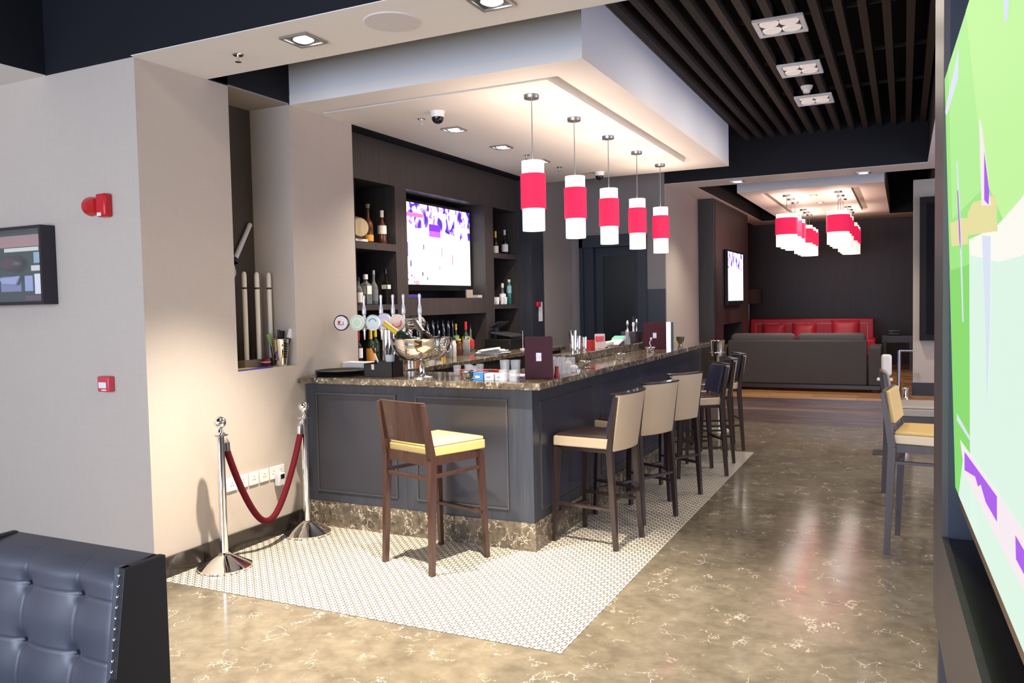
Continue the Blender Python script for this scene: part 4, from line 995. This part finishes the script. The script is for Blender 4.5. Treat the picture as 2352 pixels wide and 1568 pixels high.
t = thing('dried_fruit', 'small brown round fruit beside the glass cluster', 'fruit', (-2.76, 5.33, z+.018)); MB().sphere((0, 0, 0), .02, 14).build('fruit', mat('brown_fruit', (.16, .05, .03), .5), t)
# menus
def menu(loc, rz, label, w_=.19, h_=.275):
    t = thing('menu_holder', label, 'menu', loc, rz, 'burgundy menus on the bar')
    MB().box(-w_/2, w_/2, -.004, .004, 0, h_).build('front_cover', BURG, t, bevel=.002, smooth=False)
    m2 = MB(); m2.m = Matrix.Translation((-w_/2, 0, 0)) @ Matrix.Rotation(R(38), 4, 'Z'); m2.box(0, w_, .004, .011, 0, h_); m2.build('back_cover', BURG, t, bevel=.002, smooth=False)
    MB().box(-.018, .020, -.0055, -.0045, h_*.42, h_*.62).build('emblem_plate', mat('emblem_silver', (.45, .38, .38), .35, .5), t, smooth=False)
    e = MB(); zc = h_*.52
    for q_ in ((-.009, -.003), (.005, .011)): e.box(q_[0], q_[1], -.0066, -.0056, zc-.010, zc+.006)
    e.box(-.007, -.005, -.0066, -.0056, zc+.006, zc+.014).box(.007, .009, -.0066, -.0056, zc+.006, zc+.014); e.build('emblem', PAPER, t, smooth=False)
    return t
menu((-2.262, 5.09, z), R(6), 'burgundy menu standing open at the bar corner, silver emblem on front', .20, .285)
menu((-2.39, 8.42, z), R(12), 'burgundy menu standing far along the bar beside a silver holder', .235, .285)
t = thing('sign_holder', 'upright silver and black sign holder beside the far menu', 'sign holder', (-2.20, 8.36, z), R(10)); MB().box(-.045, .0, -.004, .004, 0, .29).build('plate', STEEL, t, smooth=False); MB().box(.0, .028, -.006, .006, 0, .29).build('edge', BLACKPL, t, smooth=False)
t = thing('brass_pot', 'small turned metal pot behind the far menu', 'pot', (-2.19, 8.72, z)); MB().lathe([(0, 0), (.03, 0), (.02, .03), (.02, .05), (.04, .08), (.045, .12), (.038, .12), (0, .09)], seg=24).build('pot', mat('antique_brass', (.35, .30, .18), .25, .9), t)
t = thing('garnish_jar', 'small glass jar of yellow garnish by the nearest steel dish', 'jar', (-2.33, 5.80, z)); MB().lathe([(0, 0), (.03, 0), (.035, .05), (.03, .052), (0, .01)], seg=20).build('jar', tg, t); MB().sphere((0, 0, .045), .026, 14).build('garnish', mat('lemon', (.85, .75, .25), .5), t)
t = thing('napkin_ball', 'crumpled white napkin beside the garnish jar', 'napkin', (-2.26, 5.74, z+.0225)); MB().sphere((0, 0, 0), .032, 10, .022).build('paper', PAPER, t)
t = thing('red_pourer', 'small dark red pourer among the upturned tumblers', 'pourer', (-2.18, 5.21, z)); MB().lathe([(0, 0), (.022, 0), (.012, .05), (.014, .075), (0, .08)], seg=14).build('pourer', mat('dark_red_plastic', (.35, .01, .02), .3), t)
# on the raised ledge
zl = 1.2015
for i, (x, y, h_, r_) in enumerate(((-2.61, 6.62, .20, .038), (-2.63, 6.78, .145, .032), (-2.615, 6.90, .13, .030))):
    t = thing('cocktail_shaker', ['tall steel shaker tin at near end of the marble ledge', 'short steel shaker tin behind the tall one', 'smallest steel tin in the shaker group on the ledge'][i], 'shaker', (x, y, zl), 0, 'shaker tins on the ledge')
    MB().lathe([(0, 0), (r_*.72, 0), (r_, h_), (r_*.96, h_+.004), (0, h_+.002)], seg=28).build('tin', CHROME, t)
t = thing('red_box', 'low red box behind the shaker tins on the ledge', 'box', (-2.66, 7.12, zl)); MB().box(-.05, .05, -.05, .05, 0, .09).build('box', REDPL, t, smooth=False)
t = thing('printed_glass', 'frosted glass with pink print on the ledge', 'glass', (-2.62, 7.34, zl)); MB().lathe([(0, 0), (.048, 0), (.05, .14), (.047, .14), (.045, .01), (0, .01)], seg=28).build('glass_wall', mat('frosted_pink_glass', (.85, .72, .70), .25, alpha=.8), t); MB().lathe([(.0512, .07), (.0516, .07), (.0516, .12), (.0512, .12)], seg=10, a0=-2.2, a1=-.4).build('print', mat('badge_red'), t)
t = thing('napkin_roll', 'pale rolled napkin lying on the ledge', 'napkin', (-2.63, 7.62, zl+.03)); MB().cyl((0, -.12, 0), (0, .1, .005), .028, .024, 14).build('roll', CREAM, t)
t = thing('towel', 'white towel with green stripe bundled on the ledge', 'towel', (-2.64, 7.92, zl)); MB().slab([(-.06, -.14, 0), (.06, -.14, 0), (.06, .12, .06), (-.06, .12, .06)], (0, 0, 1), .03).build('towel', PAPER, t, bevel=.012); MB().slab([(-.061, .0, .064), (.061, .0, .064), (.061, .10, .087), (-.061, .10, .087)], (0, 0, 1), .006).build('stripe', mat('mint_cloth', (.15, .55, .35), .7), t, bevel=.002)
bottle('glass_carafe', 'small clear carafe before the dark rack on the ledge', -2.60, 8.13, zl, .15, .032, tg, neck=.5, nr=.6, cat='carafe')
t = thing('bottle_rack', 'dark plastic caddy with cutlery and napkins on the ledge', 'caddy', (-2.655, 8.46, zl)); MB().box(-.08, .08, -.13, .13, 0, .12).build('box', mat('plum_plastic', (.035, .028, .04), .4), t, bevel=.004)
for i, (dx, dy, h_, m_) in enumerate(((-.02, -.09, .12, CHROME), (.03, -.03, .10, PAPER), (.0, .06, .16, BLACKPL), (.02, .11, .13, CHROME))):
    t = simple(['corkscrew', 'napkin_fold', 'pepper_mill', 'bar_spoon'][i], ['steel corkscrew standing at left in the dark ledge caddy', 'white folded napkin in the dark ledge caddy', 'black mill in the dark ledge caddy', 'steel bar spoon at right in the dark ledge caddy'][i], ['corkscrew', 'napkin', 'mill', 'spoon'][i], (-2.655+dx, 8.46+dy, zl+.1205), [('body', MB().lathe([(0, 0), (.012, 0), (.010, h_*.5), (.016, h_*.7), (.012, h_), (0, h_)], seg=12), m_, {})])
t = thing('table_sign', 'small silver plaque on a thin stand at the far end of the ledge', 'sign', (-2.62, 9.0, zl)); MB().cyl((0, 0, .004), (0, 0, .12), .004, seg=8).lathe([(0, 0), (.025, 0), (.025, .004), (0, .004)]).build('stand', STEEL, t); MB().box(-.028, .028, -.003, .003, .12, .165).build('plaque', mat('silver_plastic'), t, smooth=False)
# ================================================================ FRONT ARMCHAIR (back turned to the wall)
X1c, Yb, Yf, Zt = -2.10, 1.795, 1.645, .88
XL = -2.86
ac = thing('tufted_armchair', 'black buttoned leather armchair with studded edge at lower left', 'armchair', (X1c, Yb, 0))
def yl(zz): return (Yf-Yb) - (Zt-zz)*.14     # front line of the back at height z (local)
Wc = XL-X1c
# side panels
for x0, x1 in ((-.028, 0), (Wc, Wc+.028)):
    s_ = MB(); s_.add([(x, y_, z_) for x in (x0, x1) for y_, z_ in ((0, .08), (-.74, .08), (-.74, .46), (yl(.50)-.06, .50), (yl(.56), .56), (yl(Zt), Zt), (.0, Zt))],
        [(6, 5, 4, 3, 2, 1, 0), (7, 8, 9, 10, 11, 12, 13)]+[(i, (i+1) % 7, (i+1) % 7+7, i+7) for i in range(7)])
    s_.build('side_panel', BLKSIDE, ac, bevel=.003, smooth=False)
MB().add([(x, y_, z_) for x in (Wc+.028, -.028) for y_, z_ in ((0, .10), (-.05, .10), (-.05, Zt-.03), (0, Zt-.004))], [(3, 2, 1, 0), (4, 5, 6, 7), (0, 1, 5, 4), (1, 2, 6, 5), (2, 3, 7, 6), (3, 0, 4, 7)]).build('back_frame', BLKSIDE, ac, smooth=False)
# tufted back cushion: grid with button dimples and seam grooves, rolling over the top
tb = MB(); NX, NZ = 110, 110; x_a, x_b = Wc+.03, -.052; vs = []; fs = []
btn = [(-.60, .745), (-.345, .745), (-.75, .52), (-.165, .0)]
SX = .255; bxs = [-.235-SX*k for k in range(3)]; bzs = [.765, .585, .40]
def dimple(x, zz):
    d = 0.0
    for bx_ in bxs:
        for bz_ in bzs:
            r2 = ((x-bx_)**2+(zz-bz_)**2); d += .020*math.exp(-r2/.0006) + .007*math.exp(-r2/.005)
    sx_ = min(abs(x-b) for b in bxs); sz_ = min(abs(zz-b) for b in bzs)
    d += .0028*math.exp(-(sx_/.0035)**2)+.0028*math.exp(-(sz_/.0035)**2)
    puff = .012*math.cos(PI*min(sx_/(SX/2), 1))*1 + .012*math.cos(PI*min(sz_/.1, 1))
    return d + puff*.16 + .006
for j in range(NZ+1):
    zz = .30+(Zt-.012-.30)*j/NZ
    for i in range(NX+1):
        x = x_a+(x_b-x_a)*i/NX
        roll = max(0, (zz-(Zt-.075))/.075); y_ = yl(zz)+.012+roll**2.5*.085 + dimple(x, zz)
        e_ = min((x-x_a), (x_b-x)); y_ += .012*math.exp(-e_/.008)
        vs.append((x, y_, zz - 0*roll))
n_ = NX+1
for j in range(NZ):
    for i in range(NX): fs.append((j*n_+i, j*n_+i+1, (j+1)*n_+i+1, (j+1)*n_+i))
o_ = len(vs)
for i in range(NX+1): vs.append((x_a+(x_b-x_a)*i/NX, -.0, Zt-.004))
for i in range(NX): fs.append((NZ*n_+i, NZ*n_+i+1, o_+i+1, o_+i))
tb.add(vs, fs); cush = tb.build('back_cushion', BLKLEATH, ac, ang=70)
bm_ = MB()
for bx_ in bxs[:3]:
    for bz_ in bzs: bm_ = MB(); bm_.sphere((bx_, yl(bz_)+.040, bz_), .008, 12); bm_.build('button', BLKLEATH, cush)
# studded edge strips and studs
for x0, nx in ((-.026, 0), (Wc+.026, 1)):
    MB().hexa([(x0-.022, yl(.30)+.004, .30), (x0+.022, yl(.30)+.004, .30), (x0+.022, yl(.30)+.03, .30), (x0-.022, yl(.30)+.03, .30)], [(x0-.022, yl(Zt)-.0, Zt), (x0+.022, yl(Zt)-.0, Zt), (x0+.022, yl(Zt)+.03, Zt), (x0-.022, yl(Zt)+.03, Zt)]).build('edge_strip', BLKLEATH, ac, bevel=.004)
for k in range(18):
    zz = Zt-.022-k*.031
    MB().sphere((-.020, yl(zz)-.001, zz), .0062, 10).build('stud', CHROME, ac)
MB().box(Wc+.03, -.03, -.70, -.14, .12, .42).build('seat_cushion', BLKLEATH, ac, bevel=.03, seg=3)
for x in (-.08, Wc+.08):
    for y_ in (-.66, -.08): MB().box(x-.025, x+.025, y_-.025, y_+.025, 0, .12).build('leg', LEGW, ac, smooth=False)

# ================================================================ LARGE TELEVISION IN ITS WALL CASING
AZ = R(1.65)
cs = thing('television_casing', 'dark wood wall casing with a deep recess around the big television', 'casing', (.066, 2.22, 0), AZ)
# local: x to the wall (depth), -y along towards the camera
zb, zt = .878, 2.62
L0 = -2.0
g = MB().use(PURPW)
g.box(0, .012, -.27, 0, zb, zt).box(0, .012, L0, -.27, zb, 1.13).box(0, .012, L0, -.27, 2.33, zt)
g.use(NAVYP).box(.012, .20, -.272, 0, zb+.002, zt-.002)
g.use(BLACKPL).box(.012, .20, L0, -.272, zb+.002, 1.128).box(.012, .20, L0, -.272, 2.332, zt-.002)
g.use(DARKW2).box(.080, .20, L0, -.272, 1.128, 2.332)
g.build('frame', parent=cs, smooth=False)
struct('wall_screen', MB().use(NAVYP).box(.29, .40, -.4, 2.26, 0, H).use(PURPW).box(.075, .40, 2.12, 2.215, 0, .876).box(.075, .40, 2.12, 2.215, 2.625, H))
TVL = thing('television', 'huge television at right edge showing a bright green cricket field', 'television', (.1012, 1.95, 1.24), R(1.65))
S_ = Vector((math.sin(R(1.65)), -math.cos(R(1.65)), 0)); U_ = Vector((-.0279, -.0008, .9996)).normalized()
TVL.rotation_euler = Matrix((S_.cross(U_)*-1, -S_, U_)).transposed().to_euler()
TW, TH = 1.53, .86
MB().box(.002, .0035, -TW-.01, .006, -.030, -.012).build('bezel_strip', mat('bronze_bezel', (.22, .13, .08), .35, .7), TVL, smooth=False)
MB().box(.0035, .030, -TW-.01, .008, -.034, TH+.01).build('casing', BLACKM, TVL, smooth=False, bevel=.003)
MB().box(-.002, .0035, -TW, 0, 0, TH).build('screen', emis('field_green_light', (.36, .82, .24), .72), TVL, smooth=False)
pm = MB()
# picture: s = distance from the far edge (m), w = height on the screen (m)
def pat(m_, pts, lay=1): pm.use(m_).slab([(-.002-.0003*lay, -s_, w2) for s_, w2 in pts], (-1, 0, 0), .0002)
E1 = .72
Lg = emis('lime_light', (.56, .93, .36), E1); Mint = emis('mint_light', (.74, .93, .80), E1); Cr = emis('cream_light', (.98, .96, .88), E1); Vi = emis('purple_light', (.42, .12, .85), E1); Ye = emis('straw_light', (.80, .75, .36), E1); Lav = emis('lavender_light', (.72, .78, .92), E1); Pk = emis('blush_light', (.95, .84, .88), E1); Dg = emis('deep_green_light', (.26, .72, .16), E1); Mg = emis('mid_green_light', (.47, .88, .32), E1)
pat(Mg, [(.10, .86), (.60, .86), (.62, .56), (.10, .56)], 1)
pat(Lg, [(.45, .86), (TW, .86), (TW, .50), (.80, .50), (.62, .58)], 2)
pat(Dg, [(.0, 0), (.40, 0), (.40, .46), (.0, .46)], 1)
pat(Mint, [(.40, .45), (.41, .50), (.72, .495), (.94, .51), (TW, .56), (TW, 0), (.30, 0), (.33, .12)], 2)
pat(Mint, [(.08, 0), (.42, 0), (.42, .10), (.20, .10)], 2)
pat(Cr, [(.41, .50), (.76, .495), (.94, .51), (TW, .60), (TW, .50), (.93, .45), (.75, .45), (.41, .475)], 3)
pat(Lav, [(.01, .79), (.06, .80), (.33, .835), (.30, .79), (.05, .775)], 4)
pat(Lav, [(.228, .65), (.250, .655), (.285, .50), (.285, .36), (.262, .36), (.255, .50)], 4)
pat(Vi, [(.235, .60), (.25, .60), (.272, .52), (.268, .49), (.250, .51)], 5)
pat(Ye, [(.055, .556), (.30, .545), (.40, .536), (.39, .494), (.08, .507)], 3)
pat(Ye, [(.404, .543), (.484, .553), (.749, .535), (.755, .489), (.396, .508)], 4)
pat(Pk, [(.598, .662), (.625, .644), (.672, .571), (.70, .527), (.60, .537), (.594, .594)], 5)
pat(Vi, [(.646, .605), (.69, .546), (.678, .53), (.634, .541)], 6)
pat(Lav, [(.594, .494), (.690, .487), (.655, .358), (.60, .246), (.609, .369)], 5)
pat(Lav, [(.849, .86), (.892, .86), (.892, .731), (.877, .715), (.855, .719)], 5)
pat(Pk, [(.158, .127), (.69, .142), (.884, .146), (1.3, .15), (1.3, .083), (.679, .075), (.236, .074)], 5)
pat(Vi, [(.248, .119), (.689, .136), (.683, .100), (.56, .098), (.50, .112), (.46, .100), (.42, .108), (.238, .083)], 6)
pat(Vi, [(.848, .126), (1.0, .125), (1.0, .097), (.848, .098)], 6)
pat(Lav, [(.104, .171), (.361, .163), (.359, .156), (.104, .157)], 6)
pm.build('broadcast_picture', parent=TVL, smooth=False)

# ================================================================ RIGHT BAY: low grey table, dispenser stand, chrome frame
t = thing('sanitiser_stand', 'white hand-sanitiser dispenser on a dark post behind the yellow stool', 'dispenser', (-.165, 9.3, 0))
MB().box(-.03, .03, -.015, .015, .01, .78).build('post', BLACKPL, t, smooth=False); MB().box(-.13, .13, -.13, .13, 0, .012).build('base', BLACKPL, t, bevel=.004)
MB().box(-.050, .050, -.065, .03, .82, 1.04).build('housing', mat('cream_plastic', (.72, .66, .58), .35), t, bevel=.025, seg=4)
MB().box(-.09, .06, -.12, .02, .77, .795).build('drip_tray', mat('cream_plastic'), t, bevel=.008)
t = thing('chrome_rail', 'chrome tubular frame standing left of the pale pier', 'rail', (.04, 11.75, PF)); MB().tube([(-.10, 0, 0), (-.10, 0, .60)], .022, 10).tube([(-.10, 0, .60), (.06, 0, .60)], .018, 10).lathe([(0, 0), (.07, 0), (.07, .012), (0, .012)], (-.10, 0, 0)).build('frame', mat('bluish_chrome', (.55, .58, .75), .12, 1), t)
t = thing('tealight_glass', 'small thick glass candle holder at foot of the pier', 'candle holder', (.02, 11.62, PF)); MB().lathe([(0, 0), (.05, 0), (.045, .05), (.052, .12), (.045, .12), (.035, .02), (0, .02)], seg=20).build('glass_wall', CHROME, t)
t = thing('wall_display_box', 'tall dark shallow box fixed to the pale pier', 'display case', (.60, 11.898, 1.06)); MB().box(-.42, .4, -.12, 0, 0, 1.85).build('casing', mat('matt_dark_wood', (.014, .011, .013), .6, spec=.2), t, smooth=False); MB().box(-.34, .32, -.128, -.12, .08, 1.77).build('front_panel', mat('matt_black', (.008, .008, .01), .7, spec=.1), t, smooth=False)

# ================================================================ LOUNGE
t = thing('grey_sofa', 'charcoal fabric sofa with its back to the bar on raised floor', 'sofa', (-1.39, 12.02, PF))
MB().box(-.93, .935, 0, .16, .10, .715).build('back', GREYF, t, bevel=.02, seg=3)
for sx in (-1, 1): MB().box(sx*1.03-.08, sx*1.03+.08, -.0, .95, .10, .62).build('arm', GREYF, t, bevel=.02, seg=3)
MB().box(-.95, .95, .16, .93, .10, .36).build('seat_base', GREYF, t, bevel=.02)
MB().box(-1.10, 1.10, .0, .94, .045, .098).build('base_rail', mat('dark_rail_wood', (.03, .026, .03), .35), t, smooth=False)
for sx in (-1, 1):
    c_ = MB(); w_ = .45
    c_.box(sx*.465-w_, sx*.465+w_, .10, .34, .40, .81); c_.build('back_cushion', mat('grey_cushion_fabric', (.075, .066, .062), .9), t, bevel=.07, seg=5)
    MB().box(sx*.465-w_, sx*.465+w_, .35, .92, .362, .48).build('seat_cushion', GREYF, t, bevel=.03, seg=3)
for x in (-1.04, 1.04):
    for y_ in (.06, .88): MB().hexa([(x-.03, y_-.03, 0), (x+.03, y_-.03, 0), (x+.03, y_+.03, 0), (x-.03, y_+.03, 0)], [(x-.045, y_-.045, .045), (x+.045, y_-.045, .045), (x+.045, y_+.045, .045), (x-.045, y_+.045, .045)]).build('leg', LEGW, t, smooth=False)
t = thing('red_sofa', 'long red leather sofa with pale piping against the far wall', 'sofa', (-1.60, 16.25, PF))
MB().box(-1.10, 1.10, 0, .16, .1, .915).build('back', REDV, t, bevel=.02, seg=3)
pp_ = MB()
for a_, b3 in ((-1.0, -.55), (-.52, -.08), (-.05, .42), (.45, 1.0)):
    for q_ in ((a_, a_+.008, .50, .83), (b3-.008, b3, .50, .83), (a_, b3, .822, .83)): pp_.box(q_[0], q_[1], -.006, 0, q_[2], q_[3])
pp_.build('piping', mat('pale_piping', (.70, .42, .36), .5), t, smooth=False)
for sx in (-1, 1): MB().box(sx*1.08-.07, sx*1.08+.07, -.85, .02, .1, .56).build('arm', REDV, t, bevel=.02, seg=3)
MB().box(-1.0, 1.0, -.82, -.0, .1, .42).build('seat', REDV, t, bevel=.03, seg=3)
for x in (-1.05, 1.05):
    for y_ in (-.78, .1): MB().box(x-.03, x+.03, y_-.03, y_+.03, 0, .1).build('leg', LEGW, t, smooth=False)
for i, (x, w_) in enumerate(((-2.25, .22), (-1.70, .22), (-.98, .25))):
    c_ = thing('red_cushion', ['red leather cushion on the red sofa, left one', 'red leather cushion on the red sofa, middle one', 'red leather cushion on the red sofa, widest at right'][i], 'cushion', (x, 16.16, PF+.425), 0, 'cushions on the red sofa', (R(-12), 0, 0))
    k = MB(); k.lathe([(w_*1.30*math.sin(PI*j/12)**.55, -.075*math.cos(PI*j/12)) for j in range(13)], seg=4, a0=PI/4, a1=PI/4+2*PI)
    k2 = MB(); k2.m = Matrix.Translation((0, -.02, w_*.95)) @ Matrix.Rotation(R(90), 4, 'X') @ Matrix.Rotation(PI/4*0, 4, 'Z'); nn_ = 14; vs = []; fs = []
    for side in (1, -1):
        for a_ in range(nn_+1):
            for b3 in range(nn_+1):
                u_ = -1+2*a_/nn_; v_ = -1+2*b3/nn_; th_ = .085*((1-u_**4)*(1-v_**4))**.5
                vs.append((u_*w_*(1-.05*(1-v_*v_)), v_*w_*.92*(1-.05*(1-u_*u_)), side*th_))
    m1 = nn_+1
    for sd in (0, 1):
        for a_ in range(nn_):
            for b3 in range(nn_):
                o_ = sd*m1*m1; fs.append((o_+a_*m1+b3, o_+a_*m1+b3+1, o_+(a_+1)*m1+b3+1, o_+(a_+1)*m1+b3))
    k2.add(vs, fs); k2.build('cover', mat('red_cushion_leather', (.52, .03, .06), .4), c_)
t = thing('red_pouf', 'round red pouf top peeping left above the grey sofa', 'pouf', (-2.26, 13.65, PF)); MB().lathe([(0, .02), (.19, .02), (.21, .1), (.21, .60), (.17, .67), (0, .695)], seg=32).build('seat', mat('coral_leather', (.62, .10, .08), .4), t)
t = thing('floor_lamp', 'lamp with wide dark drum shade left of the red sofa', 'lamp', (-2.80, 16.7, PF)); MB().lathe([(0, 0), (.14, 0), (.14, .02), (0, .02)]).build('base', DSTEEL, t); MB().cyl((0, 0, .02), (0, 0, 1.25), .012, seg=10).build('pole', STEEL, t)
MB().lathe([(.24, 1.22), (.24, 1.50), (.235, 1.50), (.235, 1.22)], seg=32).build('lamp_shade', mat('dark_shade', (.05, .035, .03), .8), t)
t = thing('side_table', 'dark side table right of the red sofa', 'side table', (-.10, 15.9, PF)); MB().box(-.25, .25, -.25, .25, .50, .62).build('table_top', LEGW, t, smooth=False)
for x in (-.21, .21):
    for y_ in (-.21, .21): MB().box(x-.025, x+.025, y_-.025, y_+.025, 0, .5).build('leg', LEGW, t, smooth=False)
t = thing('black_telephone', 'small black telephone on the dark side table', 'telephone', (-.15, 15.9, PF+.621)); MB().slab([(-.10, -.09, 0), (.10, -.09, 0), (.10, .09, 0), (-.10, .09, 0)], (0, 0, 1), .05).build('base', BLACKPL, t, bevel=.01); MB().box(-.10, .10, -.03, .03, .06, .09).box(-.03, .03, -.02, .02, .05, .06).build('handset', BLACKM, t, bevel=.008)
t = thing('wall_socket', 'white socket with red lamp low on the dark far wall', 'socket', (-.11, 17.3, .80)); MB().box(-.06, .06, -.012, 0, -.05, .05).build('plate', WHITEPL, t, bevel=.003); MB().box(-.015, .015, -.016, -.012, .0, .03).build('red_lamp', emis('socket_red', (1, .15, .1), 1.2), t, smooth=False); MB().box(-.025, .01, -.04, -.012, -.05, -.01).build('plug', BLACKPL, t, smooth=False)
tv2 = tv('smaller television on the dark wood wall of the lounge', -2.49, 12.98, 14.28, 1.62, 2.40, court_screen('court_picture_lounge', 12.98, 14.28, 1.62, 2.40), chin=.07, depth=.05)
# wine cooler on a stand by the end of the bar
t = thing('wine_bucket_stand', 'steel wine bucket on a slim stand at the far end of the bar', 'wine cooler', (-2.10, 10.25, 0))
MB().lathe([(0, 0), (.14, 0), (.13, .015), (.02, .03), (.014, .05), (.014, .93), (.02, .95), (0, .95)], seg=28).build('stand', mat('cream_metal', (.70, .66, .56), .3, .5), t)
MB().lathe([(0, .94), (.075, .94), (.088, 1.13), (.092, 1.135), (.085, 1.13), (.072, .95), (0, .95)], seg=32).build('bucket', CHROME, t)
MB().tube([(.095*math.cos(k*PI/12), .095*math.sin(k*PI/12), .985) for k in range(25)], .004, 8, caps=False).build('ring', CHROME, t)
